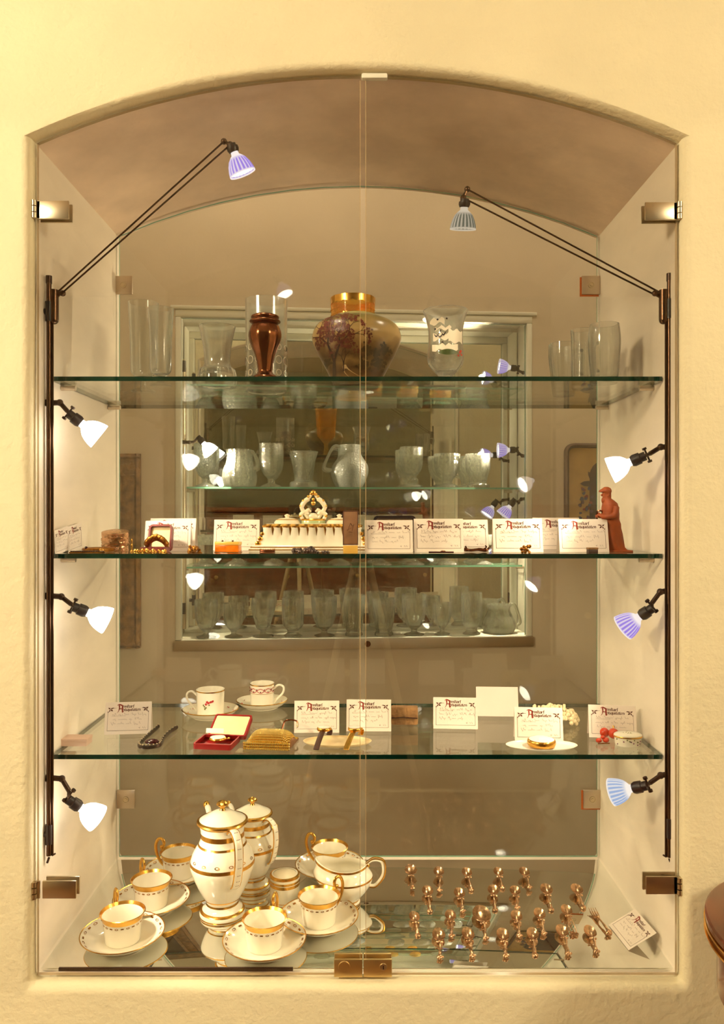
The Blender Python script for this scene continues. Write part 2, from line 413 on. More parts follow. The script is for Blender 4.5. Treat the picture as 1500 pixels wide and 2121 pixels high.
def plane_box(name, c, d, m): return struct(MB().box(c, d).build(name, m))
YC = 1.75
plane_box('floor', (0, (ROOM_Y0+YC)/2, -0.05), (ROOM_X1-ROOM_X0+0.2, YC-ROOM_Y0+0.2, 0.1), M['floor'])
plane_box('ceiling', (0, (ROOM_Y0+YC)/2, ROOM_H+0.05), (ROOM_X1-ROOM_X0+0.2, YC-ROOM_Y0+0.2, 0.1), M['corridor'])
plane_box('wall_left', (ROOM_X0-0.05, (ROOM_Y0+YC)/2, ROOM_H/2), (0.1, YC-ROOM_Y0, ROOM_H), M['wall'])
plane_box('wall_right', (ROOM_X1+0.05, (ROOM_Y0+YC)/2, ROOM_H/2), (0.1, YC-ROOM_Y0, ROOM_H), M['wall'])
plane_box('wall_rear', (0, ROOM_Y0-0.05, ROOM_H/2), (ROOM_X1-ROOM_X0, 0.1, ROOM_H), M['rear'])

# second wall across the corridor, turned a little, with a shallow mirrored niche
A2 = R(4.5); D2 = 2.52; PX2 = -0.016
T2 = Matrix.Translation((PX2, D2-CD, 0)) @ Matrix.Rotation(A2, 4, 'Z')
def at2(px, py, yl):                        # pixel on the plane yl behind the second wall's face (world)
    tx = (px-CX)/F; D = (yl+D2*cos(A2)-PX2*sin(A2))/(cos(A2)-tx*sin(A2)); return at(px, py, D)
def loc2(p): return T2.inverted() @ Vector(p)
def place2(o, p): o.matrix_world = T2 @ Matrix.Translation(p); return o
X20, X21 = -0.575, 0.574; Z20, Z21 = ZC-0.437, ZC+0.640; DEP = 0.175
bm = bmesh.new()
rect = [(-2.45, 0), (2.45, 0), (2.45, ROOM_H), (-2.45, ROOM_H)]
hole = [(X20, Z20), (X21, Z20), (X21, Z21), (X20, Z21)]
vo, vi = ring_fill(bm, 0.0, rect, hole)
vb = [bm.verts.new((x, DEP, z)) for x, z in hole]
for i in range(4): j = (i+1) % 4; bm.faces.new((vi[i], vi[j], vb[j], vb[i]))
bm.faces.new(vb)
me = bpy.data.meshes.new('wall_second'); bm.to_mesh(me); bm.free(); me.materials.append(M['corridor']); me.materials.append(M['white_paint'])
for p in me.polygons:
    if p.center.y > 0.01: p.material_index = 1
w2 = struct(inst('wall_second', me)); w2.matrix_world = T2
# moulded white surround of the second niche
def trim(n, c, d): t = struct(MB().box(c, d, bev=0.003).build('trim_%d' % n, M['white_paint'])); t.matrix_world = T2
trim(1, ((X20+X21)/2, 0.012, Z21-0.012), (X21-X20, 0.03, 0.024))
trim(2, (X20+0.009, 0.012, (Z20+Z21)/2+0.004), (0.018, 0.03, Z21-Z20-0.056))
trim(3, (X21-0.009, 0.012, (Z20+Z21)/2+0.004), (0.018, 0.03, Z21-Z20-0.056))
trim(4, ((X20+X21)/2, -0.003, Z21+0.006), (X21-X20+0.03, 0.008, 0.012))

mir = tag(MB().box((0, 0, 0), (X21-X20-0.008, 0.006, Z21-Z20-0.03)).build('wall_mirror', M['mirror']),
          'tall silvered mirror lining the back of the second niche behind the crystal glasses', 'mirror')
place2(mir, ((X20+X21)/2, DEP-0.006, (Z20+Z21)/2))

# ------------------------------------------------------------------ glass doors of the niche
def pane_poly(x0, x1, z0, ins):
    top = []
    hw = (XR-XL)/2-ins; s = SAG-ins*0.3; Rr = (hw*hw+s*s)/(2*s); zc = ZS+s-Rr-ins*0.5
    for k in range(15):
        x = x1+(x0-x1)*k/14; d = x-XM; top.append((x, zc+math.sqrt(max(Rr*Rr-d*d, 0))))
    return [(x0, z0), (x1, z0)]+top
def slab(poly, y0, y1):                     # faces: glass, rim: edge material
    b = MB(); n = len(poly); vv = [(x, y0, z) for x, z in poly]+[(x, y1, z) for x, z in poly]
    b.add(vv, [tuple(range(n)), tuple(reversed(range(n, 2*n)))]); b.mi = 1
    for i in range(n): j = (i+1) % n; b.f.append((i, i+n, j+n, j)); b.m.append(1)
    return b
DB = ZC-0.829+0.004
def hinge(parent, px0, px1, py0, py1, side):
    a = at(px0, py0, 1.393); b = at(px1, py1, 1.393)
    w = b.x-a.x; h = a.z-b.z; c = Vector(((a.x+b.x)/2, 0, (a.z+b.z)/2))
    pl = MB().box((c.x, -0.0065, c.z), (w, 0.004, h), bev=0.0012).box((c.x, 0.0105, c.z), (w, 0.004, h), bev=0.0012).build('hinge', M['chrome'], parent)
    kx = (XL+0.003) if side < 0 else (XR-0.003)
    k = MB()
    for i in range(3):
        z0 = c.z-h*0.5+h*i/3
        k.tube([(kx, -0.010, z0+0.0008), (kx, -0.010, z0+h/3-0.0008)], 0.0052, 10)
    k.box((kx-side*0.004, -0.007, c.z), (0.010, 0.003, h*0.96))
    k.build('knuckle', M['chrome'], pl)
def lockplate(parent, px0, px1, key):
    a = at(px0, 1986, 1.393); b = at(px1, 2023, 1.393); c = (a+b)/2
    pl = MB().box((c.x, -0.007, c.z), (b.x-a.x, 0.005, a.z-b.z), bev=0.0015).box((c.x, 0.011, c.z), (b.x-a.x, 0.005, a.z-b.z), bev=0.0015).build('lock_plate', M['brass'], parent)
    rx = c.x+(0.010 if key else -0.007)
    Mx = Matrix.Translation((rx, -0.0094, c.z+0.003)) @ Matrix.Rotation(PI/2, 4, 'X')
    MB().lathe([(0, 0.0022), (0.006 if key else 0.010, 0.0018), (0.0068 if key else 0.0108, 0)], 20, M=Mx).build('lock_cylinder', M['chrome'] if key else M['brass'], pl)
    if key: MB().box((rx, -0.0119, c.z+0.003), (0.0018, 0.0012, 0.006)).build('keyhole', M['dark'], pl)
XS = 0.0017
for side in (-1, 1):
    d = thing('glass_door', ('left' if side < 0 else 'right')+'-hand arched clear glass door closing the display niche', 'door', (0, 0, 0), 0, 'glass doors of the niche')
    poly = pane_poly(XL+0.005, XS-0.0045, DB, 0.005) if side < 0 else pane_poly(XS+0.0045, XR-0.005, DB, 0.005)
    slab(poly, -0.002, 0.006).build('pane', [M['pane'], M['door_edge']], d, ang=30)
    ex = XS+side*0.0050; MB().box((ex, -0.0026, (DB+ZS+SAG-0.012)/2), (0.0009, 0.0010, ZS+SAG-0.012-DB)).build('edge_highlight', M['door_edge'], d)  # pale strip standing in for the highlight along the bevelled door seam
    if side < 0: hinge(d, 76, 143, 416, 454, -1); hinge(d, 88, 158, 1824, 1861, -1); lockplate(d, 692, 751, False)
    else: hinge(d, 1336, 1408, 419, 456, 1); hinge(d, 1338, 1410, 1815, 1852, 1); lockplate(d, 753, 812, True)
    if side < 0:
        p0 = at(118, 2013, 1.40); p1 = at(606, 2013, 1.40)
        MB().box(((p0.x+p1.x)/2, 0.009, DB+0.004), (p1.x-p0.x, 0.004, 0.006)).build('seal', M['clipdark'], d)
st = at(776, 157, 1.392)
tag(MB().box((st.x, -0.004, st.z), (0.046, 0.012, 0.009), bev=0.002).build('door_stop', M['white_paint']), 'small white door stop block under the crown of the arch', 'stop')

# back pane with four clips
bp = thing('back_pane', 'arched sheet of clear glass closing the back of the niche', 'glass pane', (0, 0, 0))
slab(pane_poly(XL+0.006, XR-0.006, ZF+0.012, 0.006), YB-0.003, YB+0.003).build('pane', [M['backpane'], M['edge2']], bp, ang=30)
for (px, py) in ((1224, 591), (256, 591), (261, 1655), (1227, 1655)):
    c = at(px, py, CD+YB-0.006)
    cl = MB().box((c.x, YB-0.0065, c.z), (0.043, 0.005, 0.044), bev=0.0012).build('clip', M['brushed'], bp)
    Mx = Matrix.Translation((c.x, YB-0.009, c.z)) @ Matrix.Rotation(PI/2, 4, 'X')
    MB().lathe([(0, 0.0012), (0.003, 0.0016), (0.0032, 0.0004), (0.006, 0.0005), (0.0062, 0.0018), (0.0072, 0.0016), (0.0076, 0)], 20, M=Mx).build('screw', M['chrome'], cl)
    if px > 750: MB().box((c.x-0.003, YB-0.0035, c.z-0.003), (0.045, 0.0010, 0.046)).build('pad', M['orange'], cl)

# mirror plate on the niche floor
fm = tag(MB().box((XM, 0.243, ZF+0.003), (XR-XL-0.004, 0.444, 0.006), bev=0.0008).build('floor_mirror', M['mirror']),
         'flat mirror plate covering the bottom of the display niche', 'mirror')
Z0 = ZF+0.006

# glass shelves
def shelf(zt, label, y0=0.071, y1=0.462):
    s = thing('glass_shelf', label, 'shelf', (XM, 0, zt), 0, 'glass shelves of the front niche')
    hw = (XR-XL)/2-0.003
    b = MB(); t = 0.0085
    b.add([(-hw, y0, 0), (hw, y0, 0), (hw, y1, 0), (-hw, y1, 0), (-hw, y0, -t), (hw, y0, -t), (hw, y1, -t), (-hw, y1, -t)], [(0, 1, 2, 3), (7, 6, 5, 4)])
    b.mi = 1; b.add([], []); o = 0
    for q in ((0, 4, 5, 1), (1, 5, 6, 2), (2, 6, 7, 3), (3, 7, 4, 0)): b.f.append(q); b.m.append(1)
    b.build('pane', [M['shelf'], M['edge']], s, ang=20)
    for sx in (-1, 1):
        for yy in (y0+0.05, y1-0.06):
            MB().tube([(sx*(hw+0.002), yy, -t-0.0055), (sx*(hw-0.026), yy, -t-0.0055)], 0.005, 10).build('support_pin', M['brushed'], s)
    return s
Z1, Z2, Z3 = ZC+0.254, ZC-0.0785, ZC-0.455
shelf(Z1, 'uppermost glass shelf of the front niche, carrying the painted vase')
shelf(Z2, 'middle glass shelf of the front niche, crowded with cards and jewellery')
shelf(Z3, 'lowest glass shelf of the front niche, carrying purses, watches and two cups')

# ------------------------------------------------------------------ light rails and halogen spots
def rail(label, pxs, DR, z_top, z_bot, sx, matr, conv, clips, group, caps=True, r=0.0046):
    p = conv(pxs, 1060, DR)
    t = thing('light_rail', label, 'light rail', (p.x, p.y, z_bot), 0, group)
    H = z_top-z_bot
    MB().tube([(0, 0, 0), (0, 0, H)], r, 12).tube([(-sx*0.0062, 0.001, 0.0), (-sx*0.0062, 0.001, H*0.97)], 0.0022, 8).build('rod', matr, t)
    for zc_ in clips:
        c = MB().tube([(0, 0, zc_-z_bot-0.018), (0, 0, zc_-z_bot+0.018)], r*1.45, 12)
        c.tube([(0, 0, zc_-z_bot), (sx*0.0155, 0.0, zc_-z_bot)], 0.0058, 10)
        c.build('wall_clip', M['dark'], t)
    if caps:
        MB().tube([(0, 0, H-0.002), (0, 0, H+0.012)], 0.0056, 12).build('end_cap', M['clipdark'], t)
        MB().tube([(-sx*0.006, 0, 0.0), (-sx*0.012, -0.001, 0.004)], 0.0016, 8).tube([(0, 0, -0.004), (sx*0.004, 0.002, -0.014)], 0.0022, 8).build('cable_end', M['clipdark'], t)
    return t
zof = lambda py, D: ZC-(py-CY)/F*D
DR = 1.443
rail('long thin bronze lamp rail on the left wall of the front niche', 101.5, DR, zof(585, DR), zof(1772, DR), -1, M['bronze'], at, [zof(645, DR), zof(1728, DR)], 'lamp rails of the front niche')
rail('long thin bronze lamp rail on the right wall of the front niche', 1387, DR, zof(580, DR), zof(1775, DR), 1, M['bronze'], at, [zof(640, DR), zof(1715, DR)], 'lamp rails of the front niche')

REF = [(0.0065, 0.0), (0.0075, 0.008), (0.011, 0.011), (0.0165, 0.017), (0.0205, 0.025), (0.0232, 0.034), (0.0245, 0.041)]
def ref_mesh():
    pr = REF+[(0.0250, 0.0435), (0.0238, 0.0437)]+[(r-0.0012, z) for r, z in reversed(REF[2:])]
    return MB().lathe(pr, 40, mod=lambda r, z, a, i: r*(1+0.022*(1 if int(a/(2*PI)*40+0.5) % 2 else -1)) if 2 <= i <= 6 else r)
def light_in(parent, pos, d, watts, spread=R(95)):
    l = bpy.data.lights.new('halogen_light', 'SPOT'); l.energy = watts; l.color = SPOT_COL; l.spot_size = spread; l.spot_blend = 0.75; l.shadow_soft_size = 0.012
    o = bpy.data.objects.new('halogen_light', l); COL.objects.link(o); o.parent = parent; o.location = pos
    o.rotation_euler = (-Vector(d)).to_track_quat('Z', 'Y').to_euler()
def head(t, apex, d, mref, watts, socket=0.024, sc=1.0, spread=R(95)):
    d = Vector(d).normalized(); Mx = Matrix.Translation(apex) @ frame_to(d) @ Matrix.Scale(sc, 4)
    MB().lathe([(0, -socket), (0.0085, -socket), (0.0085, -socket*0.62), (0.0108, -socket*0.58), (0.0112, -0.002), (0.009, 0.003), (0, 0.003)], 20, M=Mx).build('socket', M['dark'], t)
    rf = inst('reflector', None or ref_mesh().mesh('reflector', mref), t); rf.matrix_local = Mx
    dv = MB().lathe([(0, 0.0405), (0.012, 0.0402), (0.0228, 0.039)], 24, M=Mx).build('front_lens', M['lens'], rf)
    dv.matrix_parent_inverse = Mx.inverted()
    MB().tube([Mx @ Vector((0, 0, 0.002)), Mx @ Vector((0, 0, 0.014))], 0.0058*sc, 12).build('bulb', M['bulb_white'], t)
    light_in(t, Mx @ Vector((0, 0, 0.047)), d, watts, spread)
def spot(label, conv, DD, clamp, elbow, joint, apex, d, mref, watts, group, sx, sc=1.0, spread=R(95)):
    C_, E_, J_, A_ = [conv(p[0], p[1], DD) for p in (clamp, elbow, joint, apex)]
    t = thing('halogen_spot', label, 'lamp', C_, 0, group)
    L = lambda p: Vector(p)-C_
    MB().tube([L(C_)+Vector((0, 0, -0.006*sc)), L(C_)+Vector((0, 0, 0.006*sc))], 0.0072*sc, 12).tube([L(C_), L(E_)], 0.0052*sc, 10).build('clamp', M['clipdark'], t)
    MB().ball(L(E_), 0.0066*sc, 10, 6).tube([L(E_), L(J_)], 0.0044*sc, 10).build('arm', M['clipdark'], t)
    dd = Vector(d).normalized()
    base = L(A_)-dd*0.022*sc
    j = MB().tube([L(J_), base], 0.0036*sc, 8)
    side = dd.cross(Vector((0, 1, 0))).normalized()
    mid = (L(J_)+base)/2
    for s in (-1, 1):
        j.tube([mid+side*s*0.002, mid+side*s*0.0125*sc], 0.0018*sc, 8)
        j.tube([mid+side*s*0.0105*sc, mid+side*s*0.0145*sc], 0.0042*sc, 10)
    j.build('joint', M['clipdark'], t)
    head(t, L(A_), d, mref, watts, sc=sc, spread=spread)
    return t
G1 = 'halogen spots of the front niche'
spot('white-hot halogen spot at left, just below the uppermost shelf', at, 1.45, (101.5, 835), (124, 834), (140, 852), (165, 874), (0.74, 0.32, -0.60), M['bulb_white'], SPOT_W, G1, -1)
spot('white-hot halogen spot at left, just below the middle shelf', at, 1.45, (101.5, 1234), (127, 1236), (148, 1252), (177, 1267), (0.80, 0.34, -0.42), M['bulb_white'], SPOT_W, G1, -1)
spot('white-hot halogen spot at left, just below the lowest shelf', at, 1.45, (103, 1611), (128, 1613), (143, 1638), (163, 1670), (0.68, 0.30, -0.62), M['bulb_white'], SPOT_W, G1, -1)
spot('pinkish-white halogen spot at right above the terracotta figurine', at, 1.45, (1387, 926), (1369, 926), (1346, 940), (1311, 955), (-0.84, 0.34, -0.38), M['bulb_pink'], SPOT_W, G1, 1)
spot('violet glowing halogen spot at right, between middle and lowest shelf', at, 1.45, (1387, 1223), (1368, 1226), (1350, 1250), (1330, 1274), (-0.68, 0.40, -0.60), M['bulb_violet'], SPOT_W, G1, 1)
spot('bluish glowing halogen spot at right, below the lowest shelf', at, 1.45, (1388, 1603), (1369, 1606), (1346, 1622), (1314, 1632), (-0.80, 0.46, -0.34), M['bulb_blue'], SPOT_W, G1, 1)

def arm_spot(label, DD, base, tip1, tip2, apex, d, mref, watts, sx, DT):
    B = at(base[0], base[1], DD); t = thing('arm_lamp', label, 'lamp', B, 0, 'long-armed halogen lamps under the arch')
    L = lambda px, py, D=DT: at(px, py, D)-B
    MB().tube([(0, 0, -0.045), (0, 0, 0.010)], 0.0085, 14).ball((0, 0, -0.045), 0.0085, 12, 6).tube([(-0.012, 0, 0.004), (0.016*1, 0, 0.004)], 0.0045, 10).ball((sx*0.016, 0, 0.004), 0.0058, 10, 6).build('holder', M['bronze'], t)
    for (q, dz) in ((tip1, 0.004), (tip2, -0.005)):
        MB().tube([Vector((sx*0.004, 0, dz)), L(*q)], 0.0017, 8).build('arm_wire', M['bronze'], t)
    k = MB().ball(L(*tip1), 0.0058, 12, 8).ball(L(*tip2), 0.0062, 12, 8).tube([L(*tip1), L(*tip2)], 0.003, 8); k.build('knuckle', M['bronze'], t)
    head(t, L(*apex), d, mref, watts, socket=0.012)
    t2 = t
arm_spot('violet glowing halogen lamp on a long arm rising from the left rail', 1.447, (112, 612), (464, 293), (477, 300), (484, 312), (0.36, 0.22, -0.90), M['bulb_violet'], SPOT_W*0.55, 1, 1.452)
M['bulb_dull'] = emit_mat('halogen_dull', (1.0, 0.86, 0.66), 0.55, rib=(0.20, 0.20, 0.14))
arm_spot('dull silvery halogen lamp on a long arm rising from the right rail', 1.447, (1375, 612), (968, 392), (960, 410), (962, 426), (-0.03, 0.25, -0.97), M['bulb_dull'], SPOT_W*0.5, -1, 1.50)

# ------------------------------------------------------------------ price cards
NIB = (0.085, 0.10)
GLY = {
 'r': ([[(0, 1), (0, 0)], [(0, .78), (.18, 1), (.36, .86)]], .46),
 'm': ([[(0, 1), (0, 0)], [(0, .82), (.2, 1), (.38, .8), (.38, 0)], [(.38, .82), (.58, 1), (.76, .8), (.76, 0)]], .98),
 'S': ([[(.34, 1.42), (.16, 1.5), (.08, 1.2), (.08, -.05)]], .36),
 't': ([[(.1, 1.3), (.1, .15), (.3, 0)], [(-.06, .98), (.32, .98)]], .46),
 'a': ([[(.4, 1), (.4, .1), (.5, 0)], [(.4, .9), (.15, 1), (0, .7), (0, .25), (.15, 0), (.4, .2)]], .64),
 'f': ([[(.4, 1.42), (.2, 1.5), (.12, 1.2), (.12, -.1)], [(-.05, .98), (.34, .98)]], .5),
 'n': ([[(0, 1), (0, 0)], [(0, .82), (.2, 1), (.42, .8), (.42, 0)]], .64),
 'i': ([[(0, 1), (0, .1), (.1, 0)], [(.02, 1.32), (.06, 1.4)]], .28),
 'q': ([[(.4, 1), (.4, -.45)], [(.4, .9), (.15, 1), (0, .7), (0, .25), (.15, 0), (.4, .2)]], .62),
 'u': ([[(0, 1), (0, .15), (.2, 0), (.42, .2)], [(.42, 1), (.42, 0)]], .66),
 'e': ([[(.4, .2), (.2, 0), (0, .25), (0, .75), (.2, 1), (.4, .72), (.04, .45)]], .58),
}
GLY['A'] = (GLY['a'][0]+[[(.08, 1.3), (.12, 1.38)], [(.32, 1.3), (.36, 1.38)]], .64)   # a with dots
def nib_poly(mb, line, sx, sz, ox, oz, y, nib):
    for (a, b), (c, d) in zip(line, line[1:]):
        p = (ox+a*sx, oz+b*sz); q = (ox+c*sx, oz+d*sz)
        n = nib
        mb.add([(p[0]-n[0], y, p[1]-n[1]), (q[0]-n[0], y, q[1]-n[1]), (q[0]+n[0], y, q[1]+n[1]), (p[0]+n[0], y, p[1]+n[1])], [(0, 1, 2, 3)])
def blackletter(mb, text, x, z, h, width, y):
    tot = sum(GLY[c][1] for c in text); sx = width/tot
    for c in text:
        for ln in GLY[c][0]: nib_poly(mb, ln, sx, h, x, z, y, (sx*0.10, h*0.09))
        x += GLY[c][1]*sx
CW, CH, CT = 0.093, 0.064, R(13)
def U(u): return (u-0.5)*CW
def V(v): return v*CH
YF = -0.0005
def m_big():
    b = MB(); n = (0.0011, 0.0009)
    k = lambda pts, n_=n: nib_poly(b, [(U(.255+.125*x), V(.685+.25*z)) for x, z in pts], 1, 1, 0, 0, YF, n_)
    k([(.10, .95), (.30, 1.0), (.62, .93), (.98, .80)]); k([(.95, .82), (.93, .45), (.97, .08), (1.05, .0)], (0.0016, 0.0009))
    k([(.36, .92), (.42, .6), (.36, .3), (.16, .02), (.05, -.02)]); k([(.40, .45), (.95, .42)], (0.0006, 0.0008)); k([(.10, .95), (.16, .86)], (0.0006, 0.0006))
    return b
def m_letters():
    b = MB(); blackletter(b, 'rmStarf', U(.385), V(.825), CH*.062, CW*.25, YF); blackletter(b, 'ntiquitAten', U(.385), V(.722), CH*.062, CW*.385, YF); return b
def m_border():
    b = MB(); w = 0.00022
    def ln(u0, v0, u1, v1):
        b.box(((U(u0)+U(u1))/2, YF, (V(v0)+V(v1))/2), (abs(U(u1)-U(u0))+2*w, 0.0001, abs(V(v1)-V(v0))+2*w))
    ln(.06, .12, .94, .12); ln(.06, .12, .06, .68); ln(.94, .12, .94, .68); ln(.10, .82, .24, .82); ln(.80, .82, .90, .82)
    for s in (-1, 1):                       # sprig of leaves in each top corner
        def lf(u, v, a, l, wd):
            c = Vector((U(.5+s*(u-.5)), 0, V(v))); d = Vector((s*cos(a), 0, sin(a)))*l; n = Vector((-d.z, 0, d.x)).normalized()*wd
            b.add([c+Vector((0, YF, 0)), c+d/2+n+Vector((0, YF, 0)), c+d+Vector((0, YF, 0)), c+d/2-n+Vector((0, YF, 0))], [(0, 1, 2, 3)])
        lf(.885, .78, R(40), .006, .0016); lf(.885, .78, R(150), .0075, .0013); lf(.885, .78, R(215), .0065, .0018)
        lf(.885, .78, R(-60), .006, .0014); lf(.93, .73, R(-80), .004, .0011); lf(.84, .81, R(165), .004, .0009)
    return b
def m_hand(seed, lines=3):
    rnd = random.Random(seed); b = MB(); n = (0.00018, 0.00022)
    vv = [.60, .45, .32][:lines]
    for li, v in enumerate(vv):
        x = .13+rnd.random()*.04; end = .80+rnd.random()*.08 if li < 2 else .6+rnd.random()*.2
        x00 = x
        while x < end:
            L = rnd.uniform(.08, .22); pts = []; k = int(L/.012)
            for i in range(k+1):
                up = rnd.random(); h = .012+.022*up if i % 2 else 0.0
                if rnd.random() < .12: h = .07
                if rnd.random() < .07: h = -.035
                pts.append((U(min(x+i*.012, .92)), V(v+h)))
            nib_poly(b, pts, 1, 1, 0, 0, YF, n); x += L+.035
        if li == 0: nib_poly(b, [(U(x00), V(v-.03)), (U(x00+.3), V(v-.025))], 1, 1, 0, 0, YF, (0.0001, 0.00022))
    nib_poly(b, [(U(.76), V(.17)), (U(.74), V(.20)), (U(.77), V(.22))], 1, 1, 0, 0, YF, n); nib_poly(b, [(U(.73), V(.195)), (U(.77), V(.195))], 1, 1, 0, 0, YF, n)
    nib_poly(b, [(U(.80+.02*i), V(.17+(.05 if i % 2 else 0))) for i in range(6)], 1, 1, 0, 0, YF, n)
    return b
CARD_ME = dict(big=m_big().mesh('initial_letter', M['ink_red'], None), let=m_letters().mesh('lettering', M['ink_brown'], None),
               bor=m_border().mesh('printed_border', M['ink_brown'], None), hand=[m_hand(40+i).mesh('handwriting', M['ink_pale'], None) for i in range(5)])
def tent_mesh(t, single=False):
    b = MB(); th = 0.0005; b.box((0, 0, CH/2), (CW, th, CH))
    if not single:
        a = 2*t; Mx = Matrix.Translation((0, 0, CH)) @ Matrix.Rotation(a, 4, 'X') @ Matrix.Translation((0, 0, -CH))
        b.box((0, 0.0004, CH/2), (CW, th, CH), M=Mx)
    return b.mesh('folded_card', M['card'], 30)
CARD_ME['tent'] = tent_mesh(CT); CARD_ME['flat'] = tent_mesh(CT, True)
ncard = [0]
def card(label, loc, rz=0.0, blank=False, flat=False, tilt=None, sc=1.0, rot=None, grp='folded price cards'):
    tilt = CT if tilt is None else tilt
    t = thing('price_card', label, 'price card', loc, rz, grp); t.scale = (sc, sc, sc)
    e = (-tilt, 0, 0)                        # lean the front panel backwards
    if rot is not None: t.rotation_euler = rot; e = (0, 0, 0)
    inst('folded_card', CARD_ME['flat' if flat else 'tent'], t, (0, 0, 0.0002), e)
    if not blank:
        inst('initial_letter', CARD_ME['big'], t, (0, 0, 0.0002), e)
        inst('lettering', CARD_ME['let'], t, (0, 0, 0.0002), e); inst('printed_border', CARD_ME['bor'], t, (0, 0, 0.0002), e)
        inst('handwriting', CARD_ME['hand'][ncard[0] % 5], t, (0, 0, 0.0002), e)
    ncard[0] += 1
    return t
def gx(px, D): return (px-CX)/F*D
def P2(px, D, z): return (gx(px, D), D-CD, z)
S2 = 'price cards on the middle shelf'; S3 = 'price cards on the lowest shelf'
card('price card behind the open maroon jewel case, larger rear one of two', P2(355, 1.625, Z2), R(-3), sc=1.04, grp=S2)
card('price card leaning just behind the maroon jewel case, front one of two', P2(346, 1.575, Z2), R(4), sc=0.98, tilt=R(16), grp=S2)
card('price card standing right behind the amber box', P2(489, 1.60, Z2), R(1), grp=S2)
card('price card right of the upright sepia booklet, before the black case', P2(806, 1.515, Z2), R(1), grp=S2)
card('price card with a dark bar pin lying before it', P2(910, 1.525, Z2), R(1), sc=1.04, grp=S2)
card('shaded price card behind the reddish branch brooch', P2(966, 1.60, Z2), R(2), sc=1.0, grp=S2)
card('brightly lit price card behind the little gold frog', P2(1074, 1.53, Z2), R(-2), sc=1.04, grp=S2)
card('shaded price card half hidden, left of the terracotta figurine', P2(1155, 1.64, Z2), R(0), sc=1.06, grp=S2)
card('price card behind the tiny brown box, in front of the terracotta figurine', P2(1211, 1.53, Z2), R(-2), sc=1.03, grp=S2)
for (D0, D1, nm) in ((1.478, 1.533, 'nearer'), (1.545, 1.607, 'farther')):   # two cards leaning flat against the left wall
    card('price card leaning flat against the left niche wall, %s one of two' % nm, (XL+0.0085, (D0+D1)/2-CD, Z2+0.0002), flat=True, sc=(D1-D0)/CW*1.25, rot=(0, R(-6), R(90)), grp='cards leaning on the left wall')
card('price card on the lowest shelf beside the garnet bracelet', on(264, 1521, Z3), R(6), grp=S3)
card('price card behind the dark-strapped wristwatch', on(656, 1518, Z3), R(1), sc=1.0, grp=S3)
card('price card behind the gold-strapped wristwatch', on(764, 1515, Z3), R(-1), grp=S3)
card('price card right of the brown brocade purse', on(944, 1510, Z3), R(-4), sc=1.0, grp=S3)
card('blank white folded card turned away from the viewer', on(1031, 1484, Z3), R(-3), blank=True, sc=1.0, grp=S3)
card('glaringly lit price card behind the gold compact', on(1117, 1536, Z3), R(-5), sc=1.02, grp=S3)
card('price card behind the painted oval porcelain box', on(1270, 1529, Z3), R(-8), sc=1.0, grp=S3)
c = on(1312, 1960, Z0)
card('price card slanting against the right wall on the mirror floor', (0.497, 0.122, Z0+0.0008), flat=True, sc=0.98, rot=(R(-62), 0, R(-84)), grp='card on the mirror floor')

# ------------------------------------------------------------------ top shelf: vases and glasses
def px_prof(pts, D, n=5): k = D/F; return smooth_prof([(r*k, h*k) for r, h in pts], n)
DT1 = 1.60
M['en_frost'] = mat('ground_glass', (222, 208, 180), 0.6)
def glass(name, label, px, D, z, pts, m, t=0.0022, seg=48, mod=None, floor=None, group=None, n=5, cat='glass', conv=None, parent=None):
    k = D/F; pr = px_prof(pts, D, n)
    b = MB().lathe(shell(pr, t, None if floor is None else floor*k), seg, mod)
    if parent is not None: return b.build(name, m, parent, 50)
    o = b.build(name, m, None, 50)
    o.location = (conv(px, D) if conv else (gx(px, D), D-CD))+(z,) if not conv else conv(px, D)
    return tag(o, label, cat, group)
G_T = 'glasses on the uppermost shelf'
flute = lambda n_, a_: (lambda r, z, a, i: r*(1+a_*cos(n_*a)))
glass('tall_goblet', 'tall clear flute goblet, leftmost on the uppermost shelf', 297, 1.66, Z1, [(24, 0), (24, 3), (8, 9), (6, 20), (9, 26), (22, 36), (26, 50), (27, 110), (31, 184)], M['crystal'], 0.0016, floor=30, group=G_T)
glass('tall_goblet', 'slimmer clear flute goblet, second from left on the uppermost shelf', 333, 1.58, Z1, [(22, 0), (22, 3), (8, 8), (7, 18), (18, 26), (22, 40), (23, 100), (27, 160)], M['crystal'], 0.0016, floor=24, group=G_T)
glass('footed_beaker', 'clear waisted beaker with thick cut base left of the copper vase', 450, 1.60, Z1, [(38, 0), (41, 6), (40, 24), (36, 36), (27, 48), (28, 76), (33, 104), (38, 126)], M['crystal'], 0.0022, floor=36,
      mod=lambda r, z, a, i: r*(1+(0.03*cos(14*a) if z < 40*1.6/F else 0)), group=G_T)
t = thing('cylinder_glass', 'tall straight engraved glass cylinder behind the copper vase', 'glass', (gx(552, 1.64), 1.64-CD, Z1), 0, G_T)
glass('bowl', '', 0, 1.64, 0, [(41, 0), (42, 2), (42, 60), (43, 120), (43.5, 186)], M['crystal'], 0.0018, floor=8, parent=t)
b = MB(); kc = 1.64/F
for i in range(12):
    a = -PI/2+(i-5.5)*.5
    for (z_, r_) in ((58, 8), (84, 6), (32, 6)):
        ring = []
        for j in range(14):
            u = 2*PI*j/14; aa = a+r_*cos(u)/43; ring.append((43*kc*cos(aa), 43*kc*sin(aa), (z_+r_*sin(u))*kc))
        b.tube(ring, 0.0007, 5, closed=True)
b.build('engraved_rings', M['en_frost'], t)
